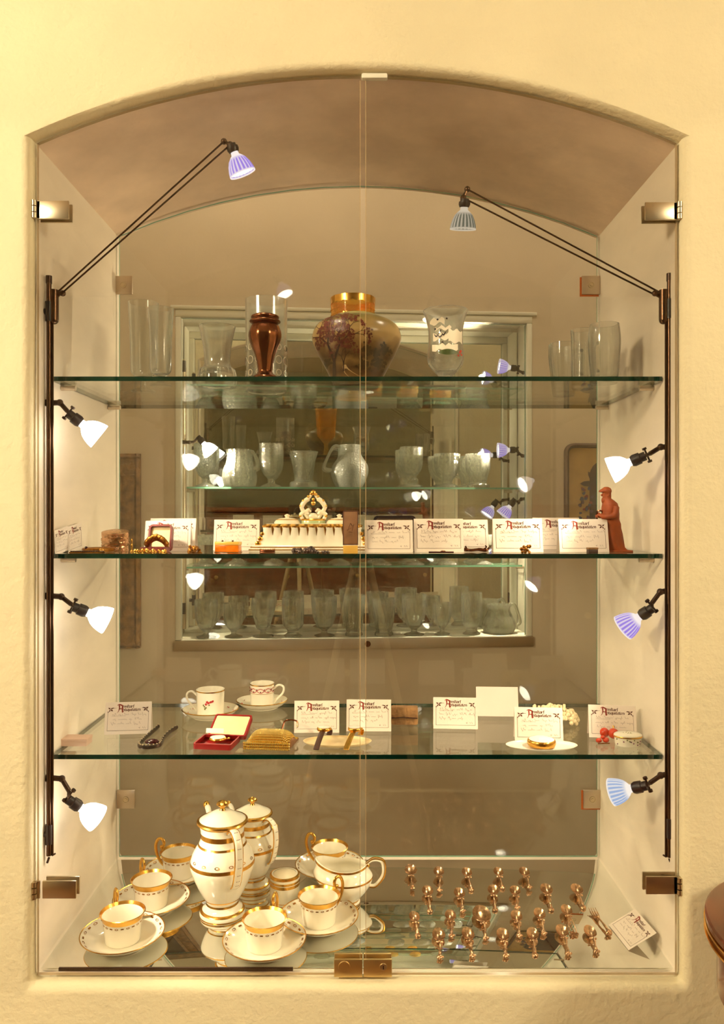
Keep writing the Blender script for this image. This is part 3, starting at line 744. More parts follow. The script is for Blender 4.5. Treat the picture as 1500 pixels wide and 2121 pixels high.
# copper vase, lobed, in front of it
t = thing('copper_vase', 'lobed copper baluster vase in front of the glass cylinder', 'vase', (gx(549, 1.545), 1.545-CD, Z1))
kk = 1.545/F
lob = lambda r, z, a, i: r*(1+0.035*abs(cos(5*a))) if 26*kk < z < 122*kk else r
MB().lathe(px_prof([(28, 4), (26, 12), (17, 20), (15, 28), (20, 56), (31, 86), (33, 102), (28, 118), (24, 122)], 1.545), 60, lob).build('body', M['copper'], t)
MB().lathe([(0, 0)]+px_prof([(32, 0), (33, 3), (28, 7), (26, 12)], 1.545, 4), 48).build('foot', M['copper'], t)
MB().lathe(px_prof([(23, 121), (31, 125), (32, 128), (27, 132), (29, 135), (27, 139), (12, 144), (3, 146), (0, 147)], 1.545, 4), 48).build('lid', M['copper'], t)

# painted vase with its landscape
DV = 1.60; kv = DV/F
t = thing('painted_vase', 'round-shouldered vase painted with a flowering tree by a path', 'vase', (gx(739, DV), DV-CD, Z1))
VP = px_prof([(44, 0), (48, 4), (60, 30), (78, 64), (90, 90), (92, 104), (86, 122), (72, 134), (52, 142), (44, 146), (42, 148)], DV, 6)
m, nt, p = base_mat('painted_vase_enamel'); p.inputs['Roughness'].default_value = 0.28
tc = nt.nodes.new('ShaderNodeTexCoord'); sp = nt.nodes.new('ShaderNodeSeparateXYZ'); nt.links.new(tc.outputs['Object'], sp.inputs[0])
nz = nt.nodes.new('ShaderNodeTexNoise'); nz.inputs['Scale'].default_value = 26; nz.inputs['Detail'].default_value = 6; nt.links.new(tc.outputs['Object'], nz.inputs['Vector'])
mr = nt.nodes.new('ShaderNodeMath'); mr.operation = 'MULTIPLY_ADD'; mr.inputs[1].default_value = 1/(148*kv); nt.links.new(sp.outputs['Z'], mr.inputs[0])
nm = nt.nodes.new('ShaderNodeMath'); nm.operation = 'MULTIPLY_ADD'; nm.inputs[1].default_value = 0.34; nm.inputs[2].default_value = -0.17; nt.links.new(nz.outputs['Fac'], nm.inputs[0]); nt.links.new(nm.outputs[0], mr.inputs[2])
rp = nt.nodes.new('ShaderNodeValToRGB'); cr = rp.color_ramp; cr.elements[0].position = 0.0; cr.elements[0].color = srgb(96, 68, 36); cr.elements[1].position = 1.0; cr.elements[1].color = srgb(150, 140, 84)
for pos, c3 in ((0.10, (104, 74, 38)), (0.2, (74, 48, 24)), (0.30, (120, 92, 50)), (0.38, (76, 50, 26)), (0.50, (112, 84, 48)), (0.62, (164, 134, 86)), (0.78, (150, 124, 76)), (0.92, (92, 88, 42))):
    e = cr.elements.new(pos); e.color = srgb(*c3)
nt.links.new(mr.outputs[0], rp.inputs[0]); nt.links.new(rp.outputs[0], p.inputs['Base Color'])
MB().lathe([(0, 0)]+VP+[(r-0.003, z) for r, z in reversed(VP) if z > 0.004]+[(0, 0.004)], 72).build('body', m, t)
M['pt_brown'] = mat('painted_dark_brown', (48, 22, 10), 0.4); M['pt_rose'] = mat('painted_rose_leaves', (92, 38, 26), 0.4, var=0.3, vscale=300); M['pt_green'] = mat('painted_olive', (66, 48, 20), 0.4, var=0.3, vscale=200)
M['pt_path'] = mat('painted_path', (170, 140, 96), 0.4)
def decal(mb, prof, pts, eps=0.0004):       # polygon of (x px, h px) wrapped on the front of a lathe
    vv = []
    for (x, z, k) in pts:
        z = z*k; r = prof_r(prof, z)+eps; a = -PI/2+math.asin(max(-0.97, min(0.97, x*k/r))); vv.append((r*cos(a), r*sin(a), z))
    mb.add(vv, [tuple(range(len(vv)))])
def stroke(mb, prof, p, q, w0, w1, k, eps=0.0004, n=4):
    d = Vector((q[0]-p[0], q[1]-p[1])); 
    if d.length < 1e-6: return
    u = Vector((-d.y, d.x)).normalized()
    for i in range(n):
        a = i/n; b_ = (i+1)/n; wa = w0+(w1-w0)*a; wb = w0+(w1-w0)*b_
        A = (p[0]+d.x*a, p[1]+d.y*a); B = (p[0]+d.x*b_, p[1]+d.y*b_)
        decal(mb, prof, [(A[0]-u.x*wa, A[1]-u.y*wa, k), (B[0]-u.x*wb, B[1]-u.y*wb, k), (B[0]+u.x*wb, B[1]+u.y*wb, k), (A[0]+u.x*wa, A[1]+u.y*wa, k)], eps)
def dab(mb, prof, x, z, r, k, eps, rnd):
    a0 = rnd.random()*6; decal(mb, prof, [(x+r*cos(a0+j*1.257)*rnd.uniform(.6, 1.1), z+r*sin(a0+j*1.257)*rnd.uniform(.6, 1.1), k) for j in range(5)], eps)
rnd = random.Random(3); tr_ = MB(); lv = MB(); gr_ = MB(); pth = MB()
def branch(x, z, a, L, w, dep):
    x2 = x+cos(a)*L; z2 = z+sin(a)*L; stroke(tr_, VP, (x, z), (x2, z2), w, w*0.62, kv, 0.0005, 3)
    if dep == 0:
        for _ in range(4): dab(lv, VP, x2+rnd.uniform(-6, 6), z2+rnd.uniform(-5, 5), rnd.uniform(1.6, 3.2), kv, 0.0009, rnd)
        return
    for s in (-1, 1): branch(x2, z2, a+s*rnd.uniform(.30, .72), L*rnd.uniform(.66, .84), w*0.62, dep-1)
for (x0, z0_, hh, w, dep) in ((-45, 6, 40, 4.6, 6), (-26, 24, 16, 1.5, 4)):
    branch(x0, z0_, PI/2, hh, w, dep)
for _ in range(330):
    a = rnd.uniform(-.2, PI+.2); rr = 40*math.sqrt(rnd.random()); dab(lv, VP, -44+rr*cos(a)*1.05, 78+rr*sin(a)*1.1, rnd.uniform(1.6, 3.2), kv, 0.0010, rnd)
for (cx_, cz_, rr, n_) in ((22, 62, 12, 26), (40, 58, 9, 18), (58, 66, 12, 22), (14, 36, 16, 26), (44, 40, 16, 24), (-60, 44, 10, 18)):
    gr_ = MB()
    for _ in range(n_*2): dab(gr_, VP, cx_+rnd.gauss(0, rr*.42), cz_+rnd.gauss(0, rr*.36), rnd.uniform(2.2, 4.2), kv, 0.0006+0.00001*_, rnd)
    gr_.build('painted_bush', M['pt_green'], t)
for i in range(10):
    f = i/10; g = (i+1)/10; X = lambda q: -24+44*q*q; Wd = lambda q: 3+13*q; Zz = lambda q: 36-33*q
    decal(pth, VP, [(X(f)-Wd(f), Zz(f), kv), (X(g)-Wd(g), Zz(g), kv), (X(g)+Wd(g), Zz(g), kv), (X(f)+Wd(f), Zz(f), kv)], 0.0003)
pth.build('painted_path', M['pt_path'], t); tr_.build('painted_tree', M['pt_brown'], t); lv.build('painted_blossom', M['pt_rose'], t)
# amber goblet behind the vase
DA = 1.765; ka = DA/F
t = thing('amber_goblet', 'amber glass goblet with gilt scalloped rim behind the painted vase', 'goblet', (gx(731, DA), DA-CD, Z1))
pa = [(34, 0), (34, 4), (12, 12), (9, 30), (9, 52), (20, 66), (36, 84), (40, 120), (43, 160), (46, 208)]
glass('bowl', '', 0, DA, 0, pa, M['amberglass'], 0.002, 48, flute(10, 0.02), floor=68, parent=t)
PA = px_prof(pa, DA)
b = MB(); k0, k1 = 196*ka, 207.5*ka
b.lathe([(prof_r(PA, k0)+0.0006, k0), (prof_r(PA, k1)+0.0006, k1)], 60, mod=lambda r, z, a, i: (r*1.004, z-(0.0035*abs(sin(8*a)) if i == 0 else 0)))
b.build('gilt_rim', M['gold'], t)
b = MB(); rr_ = random.Random(9)
for j in range(22):
    for row in (182, 172):
        a = -PI+PI*j/22*1.0+0.07*(row == 172); z = row*ka; r = prof_r(PA, z)*1.02+0.0005
        b.ball((r*cos(a), r*sin(a), z), 0.0013, 6, 4)
for j in range(7):
    x = (j-3)*6; stroke(b, PA, (x, 160), (x, 172), 1.2, 1.2, ka, 0.0012)
b.build('gilt_ornament', M['gold'], t)
# enamelled goblet
DG = 1.60; kg = DG/F
t = thing('enamelled_goblet', 'clear thistle-shaped goblet enamelled with a green leaf and white snow', 'goblet', (gx(923, DG), DG-CD, Z1))
pg = [(42, 0), (44, 4), (30, 12), (15, 20), (17, 26), (33, 44), (38, 62), (36, 88), (36, 118), (42, 146), (47, 158)]
glass('bowl', '', 0, DG, 0, pg, M['crystal'], 0.0024, 56, lambda r, z, a, i: r*(1+(0.025*cos(12*a) if 20*kg < z < 50*kg else 0)), floor=32, parent=t)
PG = px_prof(pg, DG)
M['en_white'] = mat('white_enamel', (236, 222, 196), 0.5); M['en_green'] = mat('green_enamel', (70, 84, 36), 0.4, var=0.3, vscale=200); M['en_red'] = mat('red_enamel', (190, 60, 40), 0.4); M['en_dark'] = mat('dark_enamel', (44, 26, 24), 0.4)
b = MB()
for (z0_, z1_, x0, x1) in ((124, 134, -34, -6), (112, 118, -24, 8), (92, 104, -28, 2), (70, 82, -30, 22), (86, 112, 2, 32)):
    n_ = 8
    for i in range(n_):
        a = x0+(x1-x0)*i/n_; c_ = x0+(x1-x0)*(i+1)/n_; wv = lambda x: 3*sin(x*.31)
        decal(b, PG, [(a, z0_+wv(a), kg), (c_, z0_+wv(c_), kg), (c_, z1_+wv(c_*1.3), kg), (a, z1_+wv(a*1.3), kg)], 0.0012)
b.build('enamel_snow', M['en_white'], t)
b = MB(); n_ = 12
for i in range(n_):
    a = i/n_; c_ = (i+1)/n_; w = lambda q: 6*sin(PI*q)**.8; xx = lambda q: -20+42*q
    decal(b, PG, [(xx(a), 66-w(a), kg), (xx(c_), 66-w(c_), kg), (xx(c_), 66+w(c_), kg), (xx(a), 66+w(a), kg)], 0.0016)
b.build('enamel_leaf', M['en_green'], t)
b = MB()
for q in ((26, 66), (30, 62), (23, 60), (28, 70)): dab(b, PG, q[0], q[1], 3, kg, 0.0018, rnd)
b.build('enamel_berries', M['en_red'], t)
b = MB()
for (x, z) in ((-22, 98), (-15, 96), (-8, 100)): stroke(b, PG, (x, z), (x+5, z+7), 1.6, .6, kg, 0.0018); stroke(b, PG, (x, z), (x-4, z+6), 1.4, .5, kg, 0.0018)
for (x, z) in ((-20, 132), (-2, 133), (-14, 110), (-24, 114), (-10, 86)): dab(b, PG, x, z, 2.6, kg, 0.0018, rnd)
b.build('enamel_birds', M['en_dark'], t)
# mugs on the right
def mug(name, label, px, D, pts, hang, mm, mod=None, hr=(30, 90, 20), fl=8):
    t = thing(name, label, 'mug', (gx(px, D), D-CD, Z1), 0, G_T); k = D/F
    glass('bowl', '', 0, D, 0, pts, mm, 0.003, 48, mod, floor=fl, parent=t)
    pr = px_prof(pts, D); z0_, z1_, out = hr
    r0 = prof_r(pr, z0_*k)*0.97; r1 = prof_r(pr, z1_*k)*0.97; q = [(r0, z0_*k), (r0+out*k, (z0_+8)*k), (r0+out*1.15*k, (z0_+z1_)/2*k), (r1+out*k, (z1_-4)*k), (r1, z1_*k)]
    MB().tube(catmull([(x*cos(hang), x*sin(hang), z) for x, z in q], 5), 0.0036, 10).build('handle', mm, t)
mug('cut_mug', 'low cut-glass mug, left of the clear mugs at the right end', 1168, 1.72, [(20, 0), (22, 4), (26, 40), (30, 80), (30, 108)], R(20), M['crystal'], flute(9, 0.03))
mug('cut_mug', 'tall clear beaker-mug in the middle of the group at the right end', 1207, 1.62, [(20, 0), (22, 4), (22, 50), (23, 100), (24, 122)], R(80), M['crystal'], flute(6, 0.02), (34, 84, 16))
mug('cut_mug', 'bulging clear glass mug with a ground pontil, rightmost on the uppermost shelf', 1252, 1.55, [(24, 0), (27, 4), (31, 50), (33, 90), (30, 122)], R(100), M['crystal'], None, (30, 90, 18))

# ------------------------------------------------------------------ gilt porcelain coffee service on the mirror floor
SAU_ME = {}; k = 1.0
sau = smooth_prof([(0.040, 0), (0.047, 0.0005), (0.0485, 0.003), (0.055, 0.006), (0.068, 0.013), (0.0785, 0.0215)], 4)
sau_full = [(0, 0.0008)]+sau+[(0.0785, 0.0228), (0.0680, 0.0160), (0.055, 0.0095), (0.046, 0.0065), (0, 0.006)]
cup_o = smooth_prof([(0.033, 0), (0.0345, 0.001), (0.0355, 0.012), (0.0375, 0.034), (0.0395, 0.048), (0.0435, 0.0585), (0.0448, 0.0605)], 5)
cup_in = [(0.0436, 0.0608), (0.0405, 0.0555), (0.0372, 0.046), (0.0350, 0.030), (0.0325, 0.010), (0.028, 0.004), (0, 0.0035)]
me_sau = MB().lathe(sau_full, 56).mesh('saucer_body', M['porcelain'])
me_sau_rim = MB().lathe([(0.0772, 0.0205), (0.0790, 0.0217), (0.0790, 0.0231), (0.0772, 0.0226)], 56).mesh('gilt_rim', M['gold'])
b = MB()
for i in range(26):                          # frieze of ovals and bars inside the rim
    a = 2*PI*i/26; r = 0.0716; z = 0.0193
    Mx = Matrix.Rotation(a, 4, 'Z') @ Matrix.Translation((r, 0, z)) @ Matrix.Rotation(R(-33), 4, 'Y')
    if i % 2: b.lathe([(0.0016, 0), (0.0026, 0.0002)], 8, M=Mx @ Matrix.Diagonal((1, 2.0, 1, 1)))
    else: b.box((0, 0, 0.0001), (0.0032, 0.0072, 0.0003), Mx)
me_sau_frieze = b.mesh('gilt_frieze', M['gold_dark'])
me_cup = MB().lathe([(0, 0)]+cup_o+cup_in, 56).mesh('cup_body', M['porcelain'])
cb = [(r+0.0003, z) for r, z in cup_o if 0.0465 < z]+[(0.0437, 0.0613), (0.0402, 0.0553)]
me_cup_rim = MB().lathe(cb, 56).mesh('gilt_rim', M['gold'])
b = MB()
for i in range(22):
    a = 2*PI*i/22; z = 0.0425; r = prof_r(cup_o, z)+0.0002
    Mx = Matrix.Rotation(a, 4, 'Z') @ Matrix.Translation((r, 0, z)) @ Matrix.Rotation(R(86), 4, 'Y')
    if i % 2: b.lathe([(0.0010, 0.0001), (0.0019, 0.0003)], 8, M=Mx @ Matrix.Diagonal((1, 1.9, 1, 1)))
    else: b.box((0, 0, 0.0002), (0.0022, 0.0058, 0.0003), Mx)
me_cup_frieze = b.mesh('gilt_frieze', M['gold_dark'])
hp = catmull([(0.0355, 0, 0.017), (0.047, 0, 0.026), (0.058, 0, 0.044), (0.062, 0, 0.066), (0.056, 0, 0.083), (0.046, 0, 0.086), (0.040, 0, 0.078), (0.0415, 0, 0.068), (0.047, 0, 0.066), (0.0445, 0, 0.061)], 6)
me_cup_h = MB().tube(hp, 0.0029, 10, flat=1.3).mesh('handle', M['gold'])
def cup_set(px, py, ang, where, sc=1.0):
    p = on(px, py, Z0)
    s = thing('saucer', 'gilt-rimmed white saucer under the cup %s' % where, 'saucer', p, 0, 'gilt saucers of the coffee service'); s.scale = (sc,)*3
    inst('saucer_body', me_sau, s); inst('gilt_rim', me_sau_rim, s); inst('gilt_frieze', me_sau_frieze, s)
    c_ = thing('coffee_cup', 'gilt-rimmed white coffee cup %s' % where, 'cup', (p.x, p.y, p.z+0.0066*sc), ang, 'gilt cups of the coffee service'); c_.scale = (sc*.95, sc*.95, sc*.89)
    inst('cup_body', me_cup, c_); inst('gilt_rim', me_cup_rim, c_); inst('gilt_frieze', me_cup_frieze, c_); inst('handle', me_cup_h, c_)
cup_set(254, 1953, R(122), 'at the front left corner of the floor')
cup_set(314, 1879, R(128), 'between front left corner and coffee pots, second from left')
cup_set(371, 1818, R(165), 'half hidden behind the large coffee pot')
cup_set(548, 1966, R(72), 'at the front beside the lock of the doors')
cup_set(661, 1916, R(38), 'right of the covered jar, its loop to the right')
cup_set(683, 1808, R(160), 'at the back behind the creamer')

def coffee_pot(label, px, py, sc, hang):
    p = on(px, py, Z0); k = (p.y+CD)/F*sc
    t = thing('coffee_pot', label, 'coffee pot', p, 0, 'gilt coffee pots')
    pr = smooth_prof([(46*k, 0), (47*k, 6*k), (45*k, 12*k), (37*k, 18*k), (33*k, 27*k), (35*k, 33*k), (50*k, 60*k), (63*k, 92*k), (66*k, 110*k), (60*k, 130*k), (49*k, 148*k), (45*k, 160*k), (45*k, 178*k), (50*k, 192*k)], 5)
    MB().lathe([(0, 0)]+pr+[(47*k, 194*k), (43*k, 180*k)], 64).build('body', M['porcelain'], t)
    for z0_, z1_ in ((1, 4), (11, 15), (25, 29), (36, 39), (108, 115), (147, 151), (163, 173), (188, 193)):
        band(pr, z0_*k, z1_*k, 0.0004, 64, mat=M['gold'], parent=t)
    b = MB()
    for i in range(28):
        a = 2*PI*i/28; z = 122*k; r = prof_r(pr, z)+0.0003
        Mx = Matrix.Rotation(a, 4, 'Z') @ Matrix.Translation((r, 0, z)) @ Matrix.Rotation(R(58), 4, 'Y')
        if i % 2: b.lathe([(0.0018, 0.0002), (0.0029, 0.0004)], 8, M=Mx @ Matrix.Diagonal((1, 1.7, 1, 1)))
    b.build('gilt_frieze', M['gold_dark'], t)
    lid = MB().lathe(smooth_prof([(51*k, 191*k), (52*k, 194*k), (46*k, 198*k), (36*k, 203*k), (20*k, 212*k), (9*k, 215*k), (0, 215.5*k)], 4), 56).build('lid', M['porcelain'], t)
    MB().lathe([(50*k, 190*k), (53*k, 192.5*k), (52*k, 196*k), (48*k, 198*k)], 56).build('gilt_rim', M['gold'], lid)
    b = MB().lathe(smooth_prof([(7*k, 213*k), (5*k, 219*k), (6*k, 223*k), (11*k, 226*k), (11*k, 230*k), (6*k, 234*k), (0, 236*k)], 4), 24, mod=lambda r, z, a, i: r*(1+0.1*cos(9*a)) if z > 224*k else r)
    b.build('finial', M['gold'], lid)
    d = Vector((cos(hang), sin(hang), 0))
    hpts = catmull([d*(44*k)+Vector((0, 0, 182*k)), d*(62*k)+Vector((0, 0, 192*k)), d*(82*k)+Vector((0, 0, 176*k)), d*(86*k)+Vector((0, 0, 140*k)), d*(80*k)+Vector((0, 0, 108*k)), d*(72*k)+Vector((0, 0, 88*k)), d*(64*k)+Vector((0, 0, 80*k))], 6)
    hd = MB().tube(hpts, 8.5*k, 14, flat=0.45, up=d).build('handle', M['porcelain'], t)
    sd = Vector((-d.y, d.x, 0)); b = MB()
    for s in (-1, 1): b.tube([q+sd*s*8.2*k for q in hpts], 1.5*k, 8)
    b.build('gilt_edge', M['gold'], hd)
    b = MB()
    for i in range(8, len(hpts)-6, 3):
        tn = (hpts[i+1]-hpts[i-1]).normalized(); nn = tn.cross(sd).normalized()
        if nn.dot(d) < 0: nn = -nn
        for s in (-0.35, 0, 0.35): b.ball(hpts[i]+nn*3.6*k+sd*s*8*k, 0.9*k, 6, 4)
    b.build('dots', M['ink_brown'], hd)
    e = -d
    MB().tube(catmull([e*(50*k)+Vector((0, 0, 100*k)), e*(72*k)+Vector((0, 0, 132*k)), e*(70*k)+Vector((0, 0, 165*k)), e*(80*k)+Vector((0, 0, 190*k)), e*(92*k)+Vector((0, 0, 196*k))], 5), [11*k, 9*k, 7*k, 6*k, 5*k], 12).build('spout', M['porcelain'], t)
    MB().ball(e*(92*k)+Vector((0, 0, 197*k)), 7*k, 12, 8, sc=(1, 1, 1.2)).build('gilt_spout_head', M['gold'], t)
coffee_pot('large white and gilt coffee pot standing in front', 461, 1893, 1.0, R(-58))
coffee_pot('smaller white and gilt coffee pot behind the large one', 523, 1837, 0.79, R(-38))

p = on(590, 1866, Z0); k = (p.y+CD)/F
t = thing('covered_jar', 'short white cylindrical jar with gilt bands beside the coffee pots', 'jar', p)
pr = [(29*k, 0), (30.5*k, 2*k), (31*k, 5*k), (31*k, 47*k), (31*k, 54*k)]
MB().lathe([(0, 0)]+pr+[(30*k, 57*k), (24*k, 57.5*k)], 48).build('body', M['porcelain'], t)
MB().lathe([(24*k, 56.8*k), (21*k, 58.4*k), (0, 59*k)], 40).build('lid', M['porcelain2'], t)
for z0_, z1_ in ((1, 2.4), (6, 7.4), (36, 42), (43.5, 48), (53, 54)): band(pr, z0_*k, z1_*k, 0.0004, 48, mat=M['gold'], parent=t)
MB().lathe([(31.4*k, 53.5*k), (30.6*k, 57*k), (27*k, 58*k)], 48).build('gilt_rim', M['gold'], t)

p = on(718, 1869, Z0); k = (p.y+CD)/F*1.04
t = thing('cream_jug', 'white and gilt boat-shaped cream jug with looped handle', 'jug', p)
jp = smooth_prof([(26*k, 0), (27*k, 4*k), (25*k, 9*k), (38*k, 24*k), (50*k, 42*k), (52*k, 54*k), (44*k, 66*k), (42*k, 74*k)], 5)
def jm(r, z, a, i):
    f = max(0, z-30*k)/(44*k); s = max(0, -cos(a))
    return (r*(1+0.50*f*s**3+0.06*f*abs(sin(a))*0-0.18*f*abs(sin(a))), z+f*f*(s**4*14*k)+f*f*max(0, cos(a))**3*4*k)
MB().lathe([(0, 0)]+jp+[(r-2.2*k, z) for r, z in reversed(jp) if z > 20*k]+[(0, 18*k)], 64, jm).build('body', M['porcelain'], t)
def jband(z0_, z1_):
    pr_ = [(prof_r(jp, z)+0.0005, z) for z in (z0_*k, (z0_+z1_)/2*k, z1_*k)]
    MB().lathe(pr_, 64, jm).build('gilt_band', M['gold'], t)
jband(0.5, 3); jband(7, 10); jband(50, 53); jband(70.5, 74)
MB().tube(catmull([(38*k, 0, 74*k), (52*k, 0, 84*k), (70*k, 0, 80*k), (72*k, 0, 56*k), (58*k, 0, 36*k), (46*k, 0, 34*k)], 6), 4.2*k, 12, flat=0.6, up=(1, 0, 0)).build('handle', M['porcelain'], t)
hh = catmull([(38*k, 0, 77*k), (54*k, 0, 88*k), (75*k, 0, 82*k), (76*k, 0, 55*k), (59*k, 0, 33*k), (46*k, 0, 32*k)], 6)
MB().tube([q+Vector((0, -3.5*k, 0)) for q in hh], 1.3*k, 8).tube([q+Vector((0, 3.5*k, 0)) for q in hh], 1.3*k, 8).ball((42*k, 0, 74*k), 5*k, 10, 6).build('gilt_edge', M['gold'], t)

# ------------------------------------------------------------------ spoons and a fork on the mirror floor
def spoon_parts(style, L, bw):
    # handle toward -y, bowl centre at +y ; lies on z=0
    out = []; bl = min(bw*1.85, L*0.54); yb = L/2-bl/2
    b = MB(); n = 8; m_ = 22; vv = [(0, yb, 0.0012)]; ff = []
    for i in range(1, n+1):
        f = i/n
        for j in range(m_):
            a = 2*PI*j/m_; sx = bw/2*f; sy = bl/2*f*(1+0.10*sin(a))
            if style == 2: w = 1+0.09*f*cos(10*a); sx *= w; sy *= w
            vv.append((sx*cos(a), yb+sy*sin(a), 0.0012+0.0065*f*f+(0.0008*cos(10*a)*f if style == 2 else 0)))
    for j in range(m_): ff.append((0, 1+j, 1+(j+1) % m_))
    for i in range(n-1):
        for j in range(m_): q = 1+i*m_+j; r_ = 1+i*m_+(j+1) % m_; ff.append((q, q+m_, r_+m_, r_))
    top = [(v[0]*0.985, (v[1]-yb)*0.985+yb, v[2]+0.0009) for v in vv]; o = len(vv)
    ff2 = [tuple(reversed([i+o for i in f])) for f in ff]
    for j in range(m_): a = 1+(n-1)*m_+j; c_ = 1+(n-1)*m_+(j+1) % m_; ff2.append((a, c_, c_+o, a+o))
    b.add(vv+top, ff+ff2); out.append(('bowl', b))
    y0 = yb-bl/2*0.92; y1 = -L/2
    h = MB()
    if style == 3:
        for s in (-1, 1): h.tube(catmull([(s*0.001, y0, 0.007), (s*0.005, (y0+y1)/2+0.006, 0.006), (s*0.006, y1+0.012, 0.004), (s*0.0015, y1+0.006, 0.004)], 5), 0.0011, 8)
    elif style == 1:
        h.tube(catmull([(0, y0+0.002, 0.0075), (0.0012, y0-(y0-y1)*.3, 0.007), (-0.0010, y0-(y0-y1)*.6, 0.0055), (0, y1+0.006, 0.005)], 6), [0.0014, 0.0026, 0.0018, 0.0030, 0.0022], 8)
    else:
        h.tube(catmull([(0, y0+0.002, 0.0075), (0, y0-(y0-y1)*.35, 0.007), (0, y1+0.006, 0.004)], 6), [0.0016, 0.0019, 0.0032], 8, flat=0.6)
    h.ball((0, y0-0.003, 0.0072), 0.0028, 8, 6).ball((-0.0055, y0-0.004, 0.0072), 0.0022, 8, 5).ball((0.0055, y0-0.004, 0.0072), 0.0022, 8, 5).tube([(-0.0055, y0-0.004, 0.0072), (0.0055, y0-0.004, 0.0072)], 0.0013, 6)
    out.append(('handle', h))
    f = MB(); rn = random.Random(style*7+1)
    if style == 0: f.lathe([(0, 0), (0.006, 0), (0.0064, 0.002), (0.005, 0.004), (0, 0.005)], 14, M=Matrix.Translation((0, y1+0.005, 0)))
    elif style == 3:
        for a in (0, 2.1, 4.2): f.lathe([(0.0022, 0.001), (0.0045, 0.001), (0.0045, 0.004), (0.0022, 0.004), (0.0022, 0.001)], 12, M=Matrix.Translation((0.005*cos(a), y1+0.005+0.004*sin(a), 0)))
    else:
        for _ in range(9): f.ball((rn.uniform(-.0045, .0045), y1+0.006+rn.uniform(-.005, .006), 0.0035+rn.uniform(0, .003)), rn.uniform(.0022, .0036), 8, 5)
    out.append(('finial', f)); return out
SP = [(100, 100, 108, 225, 2, 25), (288, 110, 300, 240, 1, 22), (472, 115, 512, 225, 0, 21), (685, 112, 722, 212, 0, 20), (857, 112, 912, 220, 1, 21),
      (210, 240, 232, 370, 0, 23), (422, 255, 460, 382, 1, 23), (655, 235, 672, 362, 0, 23), (800, 240, 826, 358, 1, 22), (1008, 230, 1052, 362, 0, 25), (1210, 230, 1270, 348, 0, 24),
      (118, 415, 152, 538, 0, 22), (365, 405, 383, 552, 1, 23), (568, 400, 616, 570, 1, 38), (808, 410, 842, 552, 1, 24), (962, 395, 1008, 535, 1, 24), (1143, 370, 1206, 532, 3, 23),
      (285, 535, 306, 700, 1, 27), (478, 530, 526, 690, 1, 26), (715, 535, 752, 688, 1, 26), (920, 530, 942, 672, 0, 25), (1110, 510, 1176, 675, 1, 25), (1298, 515, 1367, 660, 1, 25)]
ROW = ['back']*5+['second']*6+['third']*6+['front']*6
ORD = ['leftmost', 'second from left', 'third from left', 'fourth from left', 'fifth from left', 'sixth from left']
LOOK = {0: 'plain-ended', 1: 'figure-ended', 2: 'shell-bowled', 3: 'trefoil-ended'}
cnt = {}
for (bx_, by_, ex_, ey_, st_, bw_) in SP:
    i = SP.index((bx_, by_, ex_, ey_, st_, bw_)); row = ROW[i]; q = cnt.get(row, 0); cnt[row] = q+1
    A = on(820+bx_/3.261, 1780+(by_-bw_*1.55)/3.261, Z0); B = on(820+ex_/3.261, 1780+(ey_-8)/3.261, Z0)
    D = (A.y+B.y)/2+CD; L = (A-B).length*1.0
    lbl = ('large ' if bw_ > 30 else '')+'%s silver-gilt spoon, %s in the %s row on the mirror' % (LOOK[st_], ORD[q], row)
    d = A-B; t = thing('ornate_spoon', lbl, 'spoon', ((A.x+B.x)/2, (A.y+B.y)/2, Z0+0.0006), math.atan2(d.y, d.x)-PI/2, 'ornate spoons on the mirror floor')
    for nm_, pb in spoon_parts(st_, L, bw_*1.02*D/F): pb.build(nm_, M['silver'], t, 50)
A = on(820+1325/3.261, 1780+352/3.261, Z0); B = on(820+1448/3.261, 1780+522/3.261, Z0); d = A-B; L = d.length
t = thing('ornate_fork', 'small silver-gilt fork lying at the right end of the spoons', 'fork', ((A.x+B.x)/2, (A.y+B.y)/2, Z0+0.0006), math.atan2(d.y, d.x)-PI/2)
for s in (-1.5, -.5, .5, 1.5):
    MB().tube(catmull([(s*0.0016, L*.16, 0.005), (s*0.0040, L*.25, 0.002), (s*0.0046, L*.36, 0.003), (s*0.0046, L*.5, 0.007)], 5), [0.0017, 0.0015, 0.0007], 8).build('tine', M['silver'], t)
MB().tube(catmull([(0, L*.18, 0.005), (0, 0, 0.006), (0.001, -L*.25, 0.005), (0, -L*.42, 0.004)], 5), [0.0034, 0.0018, 0.0026, 0.0034], 8).build('handle', M['silver'], t)
f = MB(); rn = random.Random(5)
for _ in range(8): f.ball((rn.uniform(-.005, .005), -L*.44+rn.uniform(-.006, .006), 0.004+rn.uniform(0, .002)), rn.uniform(.0025, .0038), 8, 5)
f.build('finial', M['silver'], t)

# ------------------------------------------------------------------ middle shelf: jewellery and small antiques
def lump(mb, c, r, n, rnd, sc=(1, 1, .6), rr=(.25, .5)):   # a knobbly cluster, ornaments of one brooch
    for _ in range(n):
        p = Vector(c)+Vector((rnd.uniform(-1, 1)*r*sc[0], rnd.uniform(-1, 1)*r*sc[1], rnd.uniform(0, 1)*r*sc[2])); q = r*rnd.uniform(*rr)
        p.z = max(p.z, c[2]+q*0.8); mb.ball(p, q, 8, 5)
    return mb
rn = random.Random(21)
